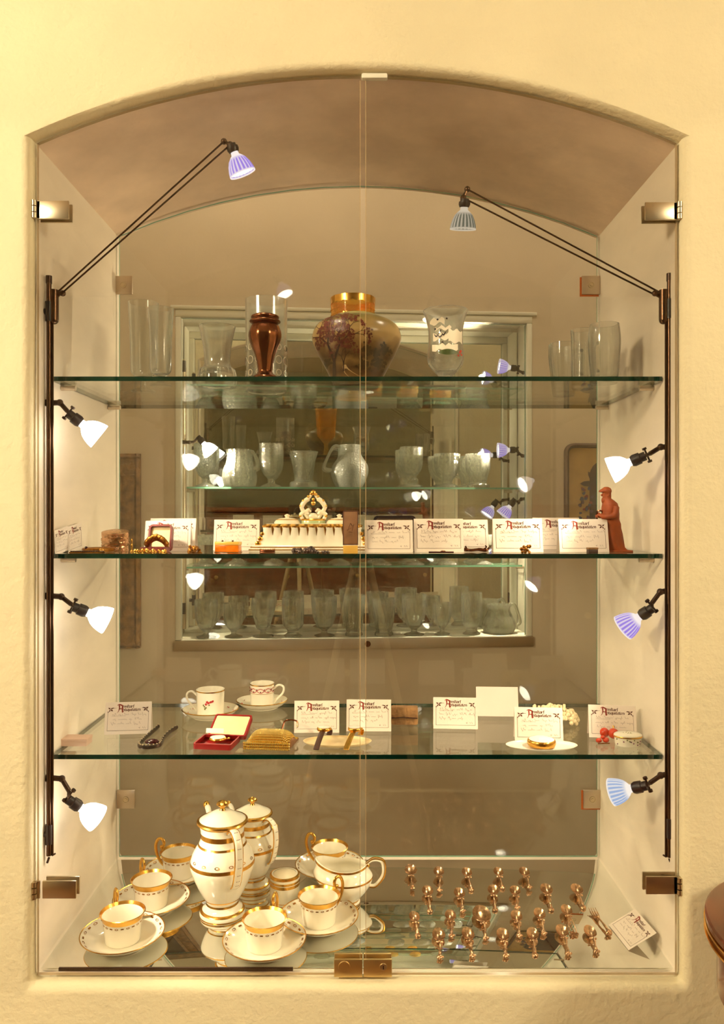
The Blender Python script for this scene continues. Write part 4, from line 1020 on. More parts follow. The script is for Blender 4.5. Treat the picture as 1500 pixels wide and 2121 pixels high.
# dark red stone bracelet lying as a bar
D = 1.492; t = thing('stone_bracelet', 'narrow bracelet of square dark red stones at the left end', 'bracelet', P2(181, D, Z2)); k = D/F
MB().box((0, 0, 0.0014), (74*k, 0.006, 0.0026), bev=0.0006).build('setting', M['gold_dark'], t)
for i in range(15): MB().box(((-33+i*4.7)*k, 0, 0.0037), (3.7*k, 0.005, 0.002), bev=0.0005).build('stone', M['garnet'], t)
D = 1.545; t = thing('gold_bangle', 'gold bangle with a red stone lying before the silver box', 'bangle', P2(205, D, Z2)); k = D/F
a_ = [(30*k*cos(x), 0.022*sin(x), 0.0045) for x in [2*PI*i/36 for i in range(36)]]
MB().tube(a_, 0.0042, 10, closed=True).build('ring', M['gold_dark'], t)
lump(MB(), (16*k, -0.018, 0.001), 0.007, 7, rn).build('gold_ornament', M['gold'], t); MB().ball((-20*k, -0.018, 0.0085), 0.0034, 10, 6).build('red_stone', M['garnet'], t)
# embossed silver box with raised lid
D = 1.60; t = thing('embossed_box', 'oval embossed silver box with its lid slightly raised', 'box', P2(239, D, Z2)); k = D/F
def oval(rx, ry, z, n=48, emb=0.0, row=0):
    return [Vector((rx*cos(2*PI*i/n)*(1+emb*noise.noise(Vector((cos(2*PI*i/n)*6, sin(2*PI*i/n)*6, row*0.9)))), ry*sin(2*PI*i/n)*(1+emb*noise.noise(Vector((cos(2*PI*i/n)*6, sin(2*PI*i/n)*6, row*0.9)))), z)) for i in range(n)]
MB().loft([oval(28.5*k, 0.02, 0), oval(28.5*k, 0.02, 2*k)]+[oval(27.5*k, 0.0195, (2+i*2.1)*k, emb=0.10, row=i) for i in range(1, 15)]+[oval(28.5*k, 0.02, 33*k), oval(28.5*k, 0.02, 35*k)]).build('body', M['silver'], t)
Mx = Matrix.Translation((0, 0.018, 35*k)) @ Matrix.Rotation(R(16), 4, 'X') @ Matrix.Translation((0, -0.018, 0))
MB().loft([oval(28*k, 0.02, 0), oval(28.5*k, 0.0205, 2*k), oval(28*k, 0.02, 9*k), oval(20*k, 0.014, 11*k)], M=Mx).build('lid', M['silver'], t)
D = 1.56; t = tag(MB().lathe(smooth_prof([(0.0035, 0), (0.004, 0.001), (0.0012, 0.004), (0.0022, 0.011), (0.0012, 0.016), (0.0016, 0.022), (0.0004, 0.026)], 4), 14).build('glass_stick', M['gold']), 'thin upright gilt seal between silver box and jewel case', 'seal'); t.location = P2(273, D, Z2)
# open maroon jewel case
D = 1.535; t = thing('jewel_case', 'open maroon leather jewel case lined with cream satin', 'jewel case', P2(327, D, Z2), R(-4)); k = D/F
def rrect(w, h, r, n=5):
    o = []
    for cx_, cz_, a0 in ((w/2-r, h/2-r, 0), (-w/2+r, h/2-r, PI/2), (-w/2+r, -h/2+r, PI), (w/2-r, -h/2+r, 1.5*PI)):
        for i in range(n+1): a = a0+PI/2*i/n; o.append((cx_+r*cos(a), cz_+r*sin(a)))
    return o
def tray(mb, w, h, r, d, rim, deep, Mx=None):  # open shallow tray lying in xz, opening to -y
    A = rrect(w, h, r); B = rrect(w-2*rim, h-2*rim, max(r-rim, 0.0006)); n = len(A)
    L = lambda pts, y: [Vector((x, y, z)) for x, z in pts]
    mb.loft([L(A, d), L(A, 0), L(B, 0), L(B, deep)], cap=False, M=Mx); mb.add(L(A, d), [tuple(range(n))], Mx); return mb
Mc = Matrix.Translation((0, 0.012, 30*k)) @ Matrix.Rotation(R(-12), 4, 'X')
tray(MB(), 50*k, 56*k, 9*k, 0.012, 4*k, 0.006, Mc).build('lid', M['maroon_leather'], t)
MB().prism(rrect(43*k, 49*k, 5*k), 0.006, 0.0075, Mc).build('satin_lining', M['satin'], t)
Mb = Matrix.Translation((0, -0.016, 0.0105)) @ Matrix.Rotation(R(-90), 4, 'X')
tray(MB(), 50*k, 0.042, 6*k, 0.0095, 3*k, 0.006, Mb).build('base', M['maroon_leather'], t)
b = MB(); pts = catmull([(-20*k, -0.012, 0.016), (-14*k, -0.016, 0.024), (0, -0.014, 0.031), (14*k, -0.014, 0.026), (22*k, -0.012, 0.017)], 6)
for i, q in enumerate(pts): b.ball(q, 0.0042+0.0016*abs(sin(i*1.1)), 8, 5); b.ball(q+Vector((0, 0.004, -0.005)), 0.004, 8, 5)
tt = tag(b.build('gold_bracelet', M['gold_dark']), 'knotted gold bracelet lying in the open maroon case', 'bracelet'); tt.location = t.location; tt.rotation_euler = t.rotation_euler
# gold nuggets and brooches along the front edge
def brooch(label, px, D, r, n, m, sc=(1.6, .7, .7), nm='gold_brooch', cat='brooch', pin=True):
    t = thing(nm, label, cat, P2(px, D, Z2), 0, 'brooches along the front of the middle shelf')
    lump(MB(), (0, 0, 0), r, n, rn, sc).build('ornament', M[m], t)
    if pin: MB().tube([(-r*sc[0]*1.15, 0, 0.0012), (r*sc[0]*1.15, 0, 0.0012)], 0.0011, 6).build('pin', M['gold_dark'], t)
brooch('knobbly gold brooch lying left before the maroon case', 297, 1.487, 0.009, 16, 'gold')
brooch('knobbly gold earring lying right before the maroon case', 331, 1.487, 0.0085, 16, 'gold', cat='earring')
brooch('arched gold brooch between maroon case and amber box', 404, 1.490, 0.010, 18, 'gold_dark', (1.2, .8, 1.3))
brooch('dark brown carved brooch before the porcelain inkstand', 631, 1.492, 0.0125, 26, 'blackened', (1.6, .6, .7))
brooch('slender silver pin with leaves beside the dark carved brooch', 666, 1.492, 0.007, 10, 'blackened', (2.0, .4, .35))
brooch('curved golden hare brooch lying before the bright card', 1090, 1.492, 0.0085, 16, 'gold_dark', (1.0, .6, 1.6), cat='brooch', pin=False)
D = 1.50; t = thing('copper_bangle', 'small reddish gold bangle before the inkstand', 'bangle', P2(554, D, Z2)); k = D/F
for z_ in (0.0018, 0.0050): MB().tube([(15*k*cos(x), 0.010*sin(x), z_) for x in [2*PI*i/30 for i in range(30)]], 0.0016, 8, closed=True).build('hoop', M['copper'], t)
for i in range(10): a = PI+PI*i/9; MB().ball((15*k*cos(a), 0.010*sin(a), 0.0072), 0.0013, 6, 4).build('bead', M['gold'], t)
# amber box
D = 1.53; t = thing('amber_box', 'small orange amber box with a paler lid', 'box', P2(473, D, Z2), R(-10)); k = D/F
MB().box((0, 0, 7.5*k), (50*k, 0.022, 15*k), bev=0.0008).build('body', M['amber'], t)
MB().box((0, 0, 18.5*k), (51*k, 0.023, 7*k), bev=0.0012).build('lid', M['amber_pale'], t)
MB().box((0, 0, 0.0006), (52*k, 0.024, 0.0011)).build('base_plate', M['gold_dark'], t)
for s in (-.5, .5): MB().ball((s*22*k, -0.004, 23*k), 0.0022, 8, 5).build('knob', M['brown_leather'], t)
# porcelain inkstand
D = 1.60; t = thing('porcelain_inkstand', 'white and gilt rococo porcelain inkstand with a scrolled crest', 'inkstand', P2(649, D, Z2)); k = D/F
def rect_ring(hw, hd, z, amp=0.0, ribs=11, n=44):
    o = []
    per = [(-1, -1, 1, -1), (1, -1, 1, 1), (1, 1, -1, 1), (-1, 1, -1, -1)]
    for (x0, y0, x1, y1) in per:
        m_ = n if y0 == y1 else n//2
        for i in range(m_):
            f = i/m_; x = x0+(x1-x0)*f; y = y0+(y1-y0)*f
            rb = abs(sin(PI*ribs*f*(1 if y0 == y1 else .5)))*amp
            o.append(Vector((x*hw+(x if x0 == x1 else 0)*rb, y*hd+(y if y0 == y1 else 0)*rb, z)))
    return o
MB().loft([rect_ring(124*k, .062, 0), rect_ring(125*k, .063, 3*k), rect_ring(121*k, .060, 9*k), rect_ring(116*k, .056, 13*k)]).build('tray', M['porcelain'], t)
for z_ in (3.6, 8.8): MB().loft([rect_ring((125-(z_-3)*.6)*k+.0006, .063-(z_-3)*.0004+.0006, z_*k), rect_ring((125-(z_-1.4)*.6)*k+.0006, .063-(z_-1.4)*.0004+.0006, (z_+1.8)*k)], cap=False).build('gilt_line', M['gold'], t)
rows = [(108, .050, 13, 0), (102, .046, 22, .0004), (98, .043, 34, .0018), (96, .042, 44, .0034), (97, .043, 52, .0046)]
MB().loft([rect_ring(a*k, b_, z_*k, am) for a, b_, z_, am in rows]+[rect_ring(92*k, .039, 56*k, .001)]).build('body', M['porcelain'], t)
MB().loft([rect_ring(96*k+.0004, .0424, 48*k, .0040), rect_ring(97*k+.0006, .0436, 52*k, .0048), rect_ring(94*k, .0405, 55.5*k, .0020)], cap=False).build('gilt_rim', M['gold'], t)
for i in range(11):                          # gilt flames between the flutes
    x = (-1+2*(i+.0)/11)*97*k+0.0005
    if i > 0: MB().prism([(x-3*k, 50*k), (x+3*k, 50*k), (x+1.0*k, 38*k), (x, 31*k), (x-1.0*k, 38*k)], -.0438, -.0424).build('gilt_flame', M['gold'], t)
for s in (-1, 1):
    for z0_, r_ in ((16, 6), (26, 5), (36, 4)): MB().ball((s*(108-(z0_-16)*.4)*k, -.050+(z0_-14)*.0003, z0_*k), r_*k, 8, 6, sc=(1, .5, 1)).build('gilt_shell', M['gold'], t)
for s in (-1, 1):
    ink = MB().lathe(smooth_prof([(26*k, 55*k), (27*k, 58*k), (24*k, 62*k), (18*k, 66*k), (8*k, 68*k), (0, 68.5*k)], 4), 36, M=Matrix.Translation((s*54*k, 0, 0))).build('inkwell_lid', M['porcelain2'], t)
    MB().lathe(smooth_prof([(5*k, 67*k), (4*k, 70*k), (6*k, 73*k), (0, 76*k)], 4), 16, M=Matrix.Translation((s*54*k, 0, 0))).build('knob', M['porcelain2'], ink)
    MB().tube([(s*54*k+22.5*k*cos(x), 22.5*k*sin(x), 64*k) for x in [2*PI*i/30 for i in range(30)]], 0.8*k, 6, closed=True).build('gilt_line', M['gold'], ink)
cr = MB().lathe([(0, 55*k), (25*k, 55*k), (25*k, 62*k), (23*k, 64*k), (0, 64.5*k)], 30, M=Matrix.Diagonal((1, .7, 1, 1))).build('crest_base', mat('pale_green_glaze', (176, 190, 140), 0.2, coat=.5), t)
MB().lathe([(25.5*k, 62*k), (26.5*k, 64*k), (24*k, 66*k)], 30, M=Matrix.Diagonal((1, .7, 1, 1))).build('gilt_line', M['gold'], cr)
b = MB(); g = MB()
def scroll(mb, pts, r): mb.tube(catmull([(x*k, y*k, z*k) for x, y, z in pts], 6), [r*k, r*1.2*k, r*.7*k], 10)
for s in (-1, 1):
    scroll(b, [(s*22, 0, 64), (s*25, 0, 74), (s*16, 0, 80), (s*12, 0, 74), (s*16, 0, 72)], 4)
    scroll(b, [(s*18, 0, 78), (s*24, 0, 90), (s*17, 0, 102), (s*9, 0, 108), (s*4, 0, 116)], 4.2)
    scroll(b, [(s*10, 0, 66), (s*16, 0, 76), (s*10, 0, 84), (s*5, 0, 80)], 3.4)
    for (x, z, r_) in ((26, 72, 4), (25, 92, 4), (20, 103, 3.6), (10, 112, 3.4)): g.ball((s*x*k, -1*k, z*k), r_*k, 8, 6)
b.ball((0, 0, 70*k), 8*k, 10, 6, sc=(1.4, .7, 1))
g.ball((0, 0, 120*k), 5.5*k, 10, 6); g.ball((-4*k, 0, 117*k), 4*k, 8, 5); g.ball((5*k, 0, 116*k), 4*k, 8, 5); g.ball((0, -2*k, 98*k), 5*k, 8, 6); g.ball((0, -1*k, 106*k), 3.5*k, 8, 6)
b.build('crest', M['porcelain2'], t); g.build('gilt_crest', M['gold'], t)
# sepia booklet
D = 1.497; t = thing('sepia_booklet', 'narrow upright sepia booklet with a monogram on a small stand', 'booklet', P2(726, D, Z2), R(3)); k = D/F
MB().box((0, 0, 52*k), (31*k, 0.006, 70*k), bev=0.0008).build('cover', M['sepia'], t)
for a, b_ in (((-15, 17), (-15, 87)), ((15, 17), (15, 87)), ((-15, 87), (15, 87)), ((-15, 18), (15, 18))): MB().tube([(a[0]*k, -0.0032, a[1]*k), (b_[0]*k, -0.0032, b_[1]*k)], 0.9*k, 6).build('dark_edge', M['sepia_edge'], t)
mono = MB()
for ln in ([(-6, 46), (0, 62), (4, 56), (-2, 50)], [(-8, 48), (2, 52), (8, 58)], [(3, 46), (7, 60)], [(-7, 40), (-3, 44), (4, 43)]): nib_poly(mono, ln, k, k, 0, 0, -0.0034, (0.0005, 0.0004))
mono.build('monogram', M['sepia_edge'], t)
MB().box((0, -0.001, 8*k), (30*k, 0.010, 16*k), bev=0.0006).build('stand', M['amber_pale'], t)
# black case behind the cards
D = 1.63; t = thing('black_case', 'open black leather case with arched lid behind the cards', 'case', P2(818, D, Z2)); k = D/F
Mc = Matrix.Translation((0, 0.0, 36*k)) @ Matrix.Rotation(R(-6), 4, 'X')
tray(MB(), 88*k, 70*k, 9*k, 0.014, 6*k, 0.008, Mc).build('lid', M['black'], t)
MB().prism(rrect(77*k, 59*k, 5*k), 0.008, 0.0095, Mc).build('lining', M['brushed'], t)
MB().box((0, -0.018, 0.006), (86*k, 0.036, 0.011), bev=0.002).build('base', M['black'], t)
# bar pin, branch brooch, tiny box
D = 1.486; t = thing('bar_pin', 'flat dark red bar pin lying before a card', 'pin', P2(914, D, Z2)); k = D/F
MB().tube([(-26*k, 0, 0.0022), (26*k, 0, 0.0022)], 0.0017, 8).build('bar', M['garnet'], t); MB().ball((4*k, 0, 0.0038), 0.0024, 8, 5, sc=(2.2, 1, .8)).build('stone', M['copper'], t)
D = 1.53; t = thing('branch_brooch', 'reddish coral branch brooch between two cards', 'brooch', P2(988, D, Z2)); k = D/F
MB().tube(catmull([(-27*k, 0, 0.006), (-12*k, 0, 0.004), (4*k, 0, 0.0055), (18*k, 0, 0.004), (26*k, 0, 0.009)], 6), [0.0034, 0.0026, 0.0032, 0.002], 8).build('branch', M['copper'], t)
MB().tube(catmull([(12*k, 0, 0.005), (20*k, 0, 0.010), (17*k, 0, 0.013)], 4), 0.0013, 6).tube(catmull([(-20*k, 0, 0.006), (-24*k, 0, 0.012)], 4), 0.0014, 6).build('twig', M['copper'], t)
D = 1.492; t = thing('tiny_box', 'tiny brown leather ring box before the rightmost card', 'box', P2(1227, D, Z2), R(8)); k = D/F
MB().box((0, 0, 4*k), (20*k, 0.012, 8*k), bev=0.0006).build('body', M['brown_leather'], t); MB().box((0, 0, 10*k), (21*k, 0.0125, 4*k), bev=0.0006).build('lid', M['tapestry'], t)
# terracotta figurine of a bent old man leaning on a stick
D = 1.555; t = thing('terracotta_figurine', 'terracotta figurine of a bent old man in a flat cap leaning on a stick', 'figurine', P2(1268, D, Z2)); k = D/F
def sil(y): return (137-(y-990)*1.0)
rings = []
body = [(0, 1255, 1302, 15), (3, 1253, 1300, 15), (9, 1251, 1294, 15), (22, 1250, 1291, 15), (38, 1251, 1288, 15), (56, 1252, 1286, 15.5), (58, 1250, 1286, 16), (66, 1247, 1283, 16), (78, 1246, 1282, 16.5), (90, 1247, 1282, 16), (100, 1248, 1279, 14), (106, 1249, 1272, 10), (110, 1249, 1266, 8.5), (116, 1248, 1266, 9), (122, 1248, 1266, 9.5), (124, 1240, 1267, 10.5), (127, 1242, 1267, 10.5), (131, 1248, 1265, 9), (134, 1252, 1260, 4)]
for bi, (h, x0, x1, dep) in enumerate(body):
    cxm = ((x0+x1)/2-1268)*k; hw = (x1-x0)/2*k; hd = dep*k; ring = []
    for j in range(28):
        a = 2*PI*j/28; fold = 1+(0.11*sin(7*a+h*.04) if h < 56 else 0.05*sin(5*a+h*.2) if h < 100 else 0)
        ring.append(Vector((cxm+hw*cos(a)*fold, hd*sin(a)*fold, h*k)))
    rings.append(ring)
b = MB().loft(rings)
b.tube(catmull([((1272-1268)*k, -15*k, 92*k), ((1266-1268)*k, -20*k, 76*k), ((1250-1268)*k, -17*k, 72*k), ((1239-1268)*k, -8*k, 76*k)], 5), [6.5*k, 6*k, 5*k, 4*k], 10)
b.tube(catmull([((1272-1268)*k, 14*k, 92*k), ((1258-1268)*k, 17*k, 76*k), ((1244-1268)*k, 6*k, 74*k), ((1238-1268)*k, -4*k, 78*k)], 5), [6.5*k, 6*k, 5*k, 4*k], 10)
for j in range(4): b.tube([((1240-1268)*k, (-8+j*3)*k, 78*k), ((1235-1268)*k, (-8+j*3)*k, 75*k), ((1236-1268)*k, (-7+j*3)*k, 71*k)], 1.5*k, 6)
b.ball(((1247-1268)*k, 0, 117*k), 2.6*k, 8, 6); b.ball(((1252-1268)*k, 0, 106*k), 7*k, 10, 6, sc=(.9, .9, 1.2))     # nose and beard
b.ball(((1258-1268)*k, -9*k, 117*k), 2.4*k, 8, 5)
b.build('figure', M['terracotta'], t, 60)
MB().tube(catmull([((1236-1268)*k, -4*k, 0), ((1237-1268)*k, -4*k, 40*k), ((1236-1268)*k, -3*k, 76*k), ((1238-1268)*k, -3*k, 84*k), ((1246-1268)*k, -3*k, 84*k), ((1247-1268)*k, -3*k, 78*k)], 5), 1.9*k, 8).build('stick', M['copper'], t)
MB().box(((1275-1268)*k, 0, 1.6*k), (62*k, 36*k, 3.2*k), bev=0.001).build('base', M['terracotta'], t)

# ------------------------------------------------------------------ lowest shelf
p = on(152, 1541, Z3); k = (p.y+CD)/F
t = thing('pink_box', 'flat pale pink cardboard box at the left end of the lowest shelf', 'box', (p.x+0.004, p.y, p.z), 0)
MB().box((0, 0, 5*k), (58*k, 0.032, 10*k), bev=0.0006).build('body', M['shell_pink'], t); MB().box((0, 0, 12.5*k), (60*k, 0.034, 5*k), bev=0.0006).build('lid', M['shell_pink'], t)
p = on(327, 1540, Z3); k = (p.y+CD)/F
t = thing('garnet_bracelet', 'blackened silver bracelet with a garnet clasp', 'bracelet', p)
def fl(px, py): q = on(px, py, Z3); return Vector((q.x-p.x, q.y-p.y, 0))
pts = catmull([fl(328, 1509), fl(318, 1518), fl(304, 1530), fl(296, 1538), fl(288, 1547), fl(293, 1552), fl(310, 1552), fl(328, 1549), fl(334, 1543), fl(340, 1532), fl(352, 1520), fl(366, 1511)], 5)
MB().tube([q+Vector((0, 0, 0.0045)) for q in pts], 0.0034, 8, flat=1.3).build('band', M['blackened'], t)
for i in range(0, len(pts), 2): MB().ball(pts[i]+Vector((0, 0, 0.0085)), 0.0018, 6, 4).build('bead', M['chrome'], t)
q = fl(315, 1545); MB().ball(q+Vector((0, 0, 0.008)), 0.0075, 14, 8, sc=(1.9, .9, .8)).build('garnet', M['garnet'], t)
# two cups with saucers
M['en_rose'] = mat('rose_enamel', (186, 50, 52), 0.4); M['en_leaf'] = mat('leaf_enamel', (110, 110, 44), 0.4)
def small_cup(px, py, cupw, cuph, saucw, hside, kind, where):
    p = on(px, py, Z3); k = (p.y+CD)/F
    s = thing('saucer', 'white gold-lined saucer under the cup %s' % where, 'saucer', p, 0, 'saucers on the lowest shelf')
    R_ = saucw/2*k
    MB().lathe([(0, .0006)]+smooth_prof([(R_*.55, 0), (R_*.62, .0008), (R_*.66, .004), (R_*.84, .009), (R_, .0185)], 4)+[(R_*.985, .0195), (R_*.8, .0115), (R_*.58, .0065), (0, .006)], 48).build('saucer_body', M['porcelain'], s)
    MB().lathe([(R_*.99, .0178), (R_*1.008, .0188), (R_*.98, .0200)], 48).build('gold_line', M['gold'], s)
    b = MB(); rq = random.Random(px)
    for i in range(10):
        a = 2*PI*i/10+.2; r_ = R_*.82; c_ = Vector((r_*cos(a), r_*sin(a), .0128))
        for j in range(4): b.ball(c_+Vector((rq.uniform(-.004, .004), rq.uniform(-.004, .004), 0)), rq.uniform(.0010, .0020), 6, 4, sc=(1, 1, .35))
    b.build('painted_flowers', M['en_rose'], s)
    c_ = thing('coffee_can_cup', 'straight white cup %s' % where, 'cup', (p.x, p.y, p.z+.0066), 0, 'cups on the lowest shelf')
    r = cupw/2*k; h = cuph*k; pr = [(r*.93, 0), (r*.96, .001), (r*.97, h*.5), (r, h*.97), (r, h)]
    MB().lathe([(0, 0)]+pr+[(r-.0018, h), (r*.97-.002, h*.5), (r*.92-.002, .003), (0, .0025)], 48).build('cup_body', M['porcelain'], c_)
    MB().lathe([(r+.0003, h*.94), (r+.0004, h*.985)], 48).build('gold_line', M['gold'], c_)
    s_ = hside
    hp_ = catmull([(s_*r*.96, 0, h*.74), (s_*(r+9*k), 0, h*.90), (s_*(r+19*k), 0, h*.82), (s_*(r+18*k), 0, h*.55), (s_*(r+5*k), 0, h*.26), (s_*r*.95, 0, h*.10)], 6)
    MB().tube(hp_, 2.3*k, 10).build('handle', M['porcelain'], c_)
    if kind == 0:
        b = MB(); g = MB()
        for (x, z) in ((-4, .52), (1, .56), (6, .60), (10, .63), (-1, .60)): dab(b, pr, x, z*h/k, 3.2, k, .0005, rq)
        for (x, z) in ((-7, .42), (-4, .38), (-9, .47), (-6, .33), (3, .48)): dab(g, pr, x, z*h/k, 2.2, k, .0005, rq)
        b.build('painted_rose', M['en_rose'], c_); g.build('painted_leaves', M['en_leaf'], c_)
    else:
        b = MB(); g = MB()
        for i in range(90):
            a0 = 2*PI*i/90; a1 = 2*PI*(i+1)/90
            for ph in (0, PI):
                z0_ = h*(.74+.09*sin(5*a0+ph)); z1_ = h*(.74+.09*sin(5*a1+ph)); rr_ = r+.0006
                b.add([(rr_*cos(a0), rr_*sin(a0), z0_-.0007), (rr_*cos(a1), rr_*sin(a1), z1_-.0007), (rr_*cos(a1), rr_*sin(a1), z1_+.0007), (rr_*cos(a0), rr_*sin(a0), z0_+.0007)], [(0, 1, 2, 3)])
        for i in range(20):
            a = 2*PI*i/20; g.ball(((r+.0002)*cos(a), (r+.0002)*sin(a), h*(.74+.05*(-1)**i)), .0013, 6, 4)
        b.build('ribbon_garland', M['en_rose'], c_); g.build('garland_leaves', M['ink_brown'], c_); MB().lathe([(r*.985+.0004, h*.585), (r*.985+.0005, h*.60)], 48).build('gold_line', M['gold'], c_)
small_cup(436, 1485, 58, 52, 116, -1, 0, 'with a painted rose spray, left of the pair')
small_cup(543, 1466, 50, 46, 106, 1, 1, 'with a red ribbon garland, right of the pair')
# red case with pocket watch
p = on(448, 1545, Z3); k = (p.y+CD)/F
t = thing('red_watch_case', 'open flat red leather watch case with cream lining', 'watch case', p, R(-8))
Mb = Matrix.Translation((0, 0.006, 0.011)) @ Matrix.Rotation(R(-90), 4, 'X')
tray(MB(), 80*k, 0.066, 5*k, 0.0105, 3*k, 0.005, Mb).build('base', M['red_leather'], t)
Mc = Matrix.Translation((0.010, 0.058, 0.026)) @ Matrix.Rotation(R(-62), 4, 'X')
tray(MB(), 82*k, 0.060, 5*k, 0.010, 3*k, 0.003, Mc).build('lid', M['red_leather'], t)
MB().prism(rrect(74*k, 0.052, 3*k), 0.001, 0.0035, Mc).build('lining', M['satin'], t)
w = thing('pocket_watch', 'small gold pocket watch lying in the red case', 'watch', (p.x+0.002, p.y+0.004, p.z+0.0125), 0)
MB().lathe(smooth_prof([(0, -.0050), (.010, -.0045), (.016, -.001), (.0165, .0015), (.0145, .004)], 4), 36).build('case', M['gold'], w)
MB().lathe([(0.0146, .0038), (0, .0048)], 36).build('dial', M['card'], w); MB().tube([(.0155, 0, 0), (.021, 0, .001)], .0018, 8).ball((.022, 0, .001), .0026, 8, 6).build('crown', M['gold'], w)
tg = MB().box((0, 0, 0), (0.034, 0.0006, 0.013)).build('string_tag', M['card']); tag(tg, 'white paper tag tied to the pocket watch', 'tag'); tg.location = (p.x-0.006, p.y+0.018, p.z+0.0245); tg.rotation_euler = (R(-62), R(4), R(10))
# gold mesh purse
p = on(562, 1545, Z3); k = (p.y+CD)/F
t = thing('mesh_purse', 'gold chain-mail evening purse with a wire handle', 'purse', p, R(-6))
b = MB(); NX, NY = 22, 16
def purse(u, v):                             # u across, v from front hem to the clasp
    w_ = (46-6*v)*k; x = (u*2-1)*w_+12*k*(v-.3); y = -0.028+0.075*v
    h = 0.027*sin(PI*min(1, v*1.15+.08))**.6*(1-(2*u-1)**6*.8)+0.004
    return Vector((x, y, h))
vv = []; ff = []
for i in range(NX+1):
    for j in range(NY+1): q = purse(i/NX, j/NY); vv.append(q)
for i in range(NX):
    for j in range(NY): a = i*(NY+1)+j; ff.append((a, a+NY+1, a+NY+2, a+1))
low = [Vector((q.x, q.y, 0.0005)) for q in vv]; o = len(vv)
b.add(vv+low, ff+[tuple(reversed([x+o for x in f])) for f in ff]+[(j, j+1, j+1+o, j+o) for j in range(NY)]+[(NX*(NY+1)+j, NX*(NY+1)+j+1, NX*(NY+1)+j+1+o, NX*(NY+1)+j+o) for j in range(NY)]+[(i*(NY+1), (i+1)*(NY+1), (i+1)*(NY+1)+o, i*(NY+1)+o) for i in range(NX)])
b.build('bag', M['gold_dark'], t)
b = MB()
for i in range(28):
    for j in range(20):
        q = purse((i+(.5 if j % 2 else 0))/28.5, (j+.3)/20); b.ball(q, 0.0024, 6, 4)
for i in range(24):
    for z_ in (0.003, 0.008, 0.013): q = purse(i/23, 0.0); b.ball((q.x, q.y-.001, z_), 0.0029, 6, 4)
lk = b.build('mail_links', M['mail'], t); lk['kind'] = 'stuff'
MB().tube(catmull([purse(.35, 1.0), Vector((8*k, 0.062, 0.016)), Vector((14*k, 0.074, 0.030)), Vector((38*k, 0.074, 0.030)), Vector((42*k, 0.064, 0.020))], 5), 0.0016, 8).build('handle', M['copper'], t)
# cream dish with two wristwatches
p = on(699, 1541, Z3); k = (p.y+CD)/F
t = tag(MB().lathe(shell(smooth_prof([(40*k, 0), (58*k, .001), (68*k, .004), (71*k, .007)], 4), 0.0016, 0.0026), 56, M=Matrix.Diagonal((1, .52, 1, 1))).build('cream_dish', M['satin']), 'shallow cream oval dish under the two wristwatches', 'dish'); t.location = p
def wrist(px, label, ms, mc, tilt, x2):
    q = on(px, 1541, Z3); w = thing('wristwatch', label, 'watch', (q.x, q.y, q.z+.003), R(tilt), 'wristwatches on the cream dish')
    pts = catmull([(0, -.058, .003), (0, -.040, .013), (0, -.010, .0245), (0, .008, .0255), (0, .030, .022), (0, .048, .010), (0, .040, .004)], 5)
    MB().tube(pts, .0058, 10, flat=.22, up=(0, 0, 1)).build('strap', M[ms], w)
    MB().lathe(smooth_prof([(0, .0235), (.011, .0235), (.0135, .026), (.0135, .029), (.0118, .0305)], 3), 32).build('case', M[mc], w)
    MB().lathe([(.0118, .0303), (0, .0308)], 32).build('dial', M['card'], w); MB().ball((.0148, 0, .027), .0018, 8, 5).build('crown', M[mc], w)
wrist(671, 'dark leather strapped wristwatch on the cream dish, left one', 'brown_leather', 'gold', -12, 0)
wrist(735, 'gold-strapped small wristwatch on the cream dish, right one', 'gold', 'gold', -16, 0)
# brocade purse
p = on(838, 1504, Z3); k = (p.y+CD)/F
t = thing('brocade_purse', 'small brown brocade clutch purse behind the cards', 'purse', p, R(-3))
MB().box((0, 0.012, 20*k), (56*k, 0.020, 38*k), bev=0.004).build('body', M['tapestry'], t); MB().box((0, 0.0005, 28*k), (55*k, 0.004, 22*k), bev=0.0015).build('flap', M['tapestry'], t)
MB().tube([(-27*k, -.0022, 17*k), (0, -.0026, 18.5*k), (27*k, -.0022, 17*k)], .0012, 6).build('flap_edge', M['brown_leather'], t)
# coral
p = on(1146, 1500, Z3); k = (p.y+CD)/F
b = MB(); rq = random.Random(12)
for _ in range(210):
    u = rq.random()*2*PI; f = math.sqrt(rq.random()); x = f*cos(u)*52*k; y = f*sin(u)*.026
    z = (1-f*f)**.5*.030*(.7+.5*rq.random()); b.ball((x, y, z+.004), rq.uniform(.0035, .0065), 7, 5)
for _ in range(16):
    x = rq.uniform(-40, 34)*k; b.tube([(x, rq.uniform(-.01, .01), .022), (x+rq.uniform(-3, 3)*k, 0, .036+rq.random()*.008)], [.0038, .0028], 7)
t = tag(b.build('coral_piece', M['coral']), 'bumpy cream-white piece of coral behind the bright card', 'coral'); t.location = p
# white oval plate with gold compact
p = on(1122, 1549, Z3); k = (p.y+CD)/F
t = tag(MB().lathe(shell(smooth_prof([(45*k, 0), (60*k, .001), (70*k, .004), (74*k, .0065)], 4), 0.0016, 0.0026), 56, M=Matrix.Diagonal((1, .50, 1, 1))).build('white_dish', M['porcelain']), 'shallow white oval dish under the gold compact', 'dish'); t.location = p
t = thing('gold_compact', 'round gold compact with a white enamel lid on the white dish', 'compact', (p.x, p.y, p.z+.0028), 0)
MB().lathe(smooth_prof([(0, 0), (24*k, .001), (28.5*k, .005), (29*k, .009), (28*k, .013), (26*k, .0145)], 4), 44, mod=lambda r, z, a, i: r*(1+.012*cos(24*a))).build('body', M['gold'], t)
MB().lathe([(26*k, .0142), (20*k, .0162), (0, .017)], 44).build('enamel_lid', M['card'], t); MB().ball((0, -27*k, .012), .0022, 8, 5).build('clasp', M['gold'], t)
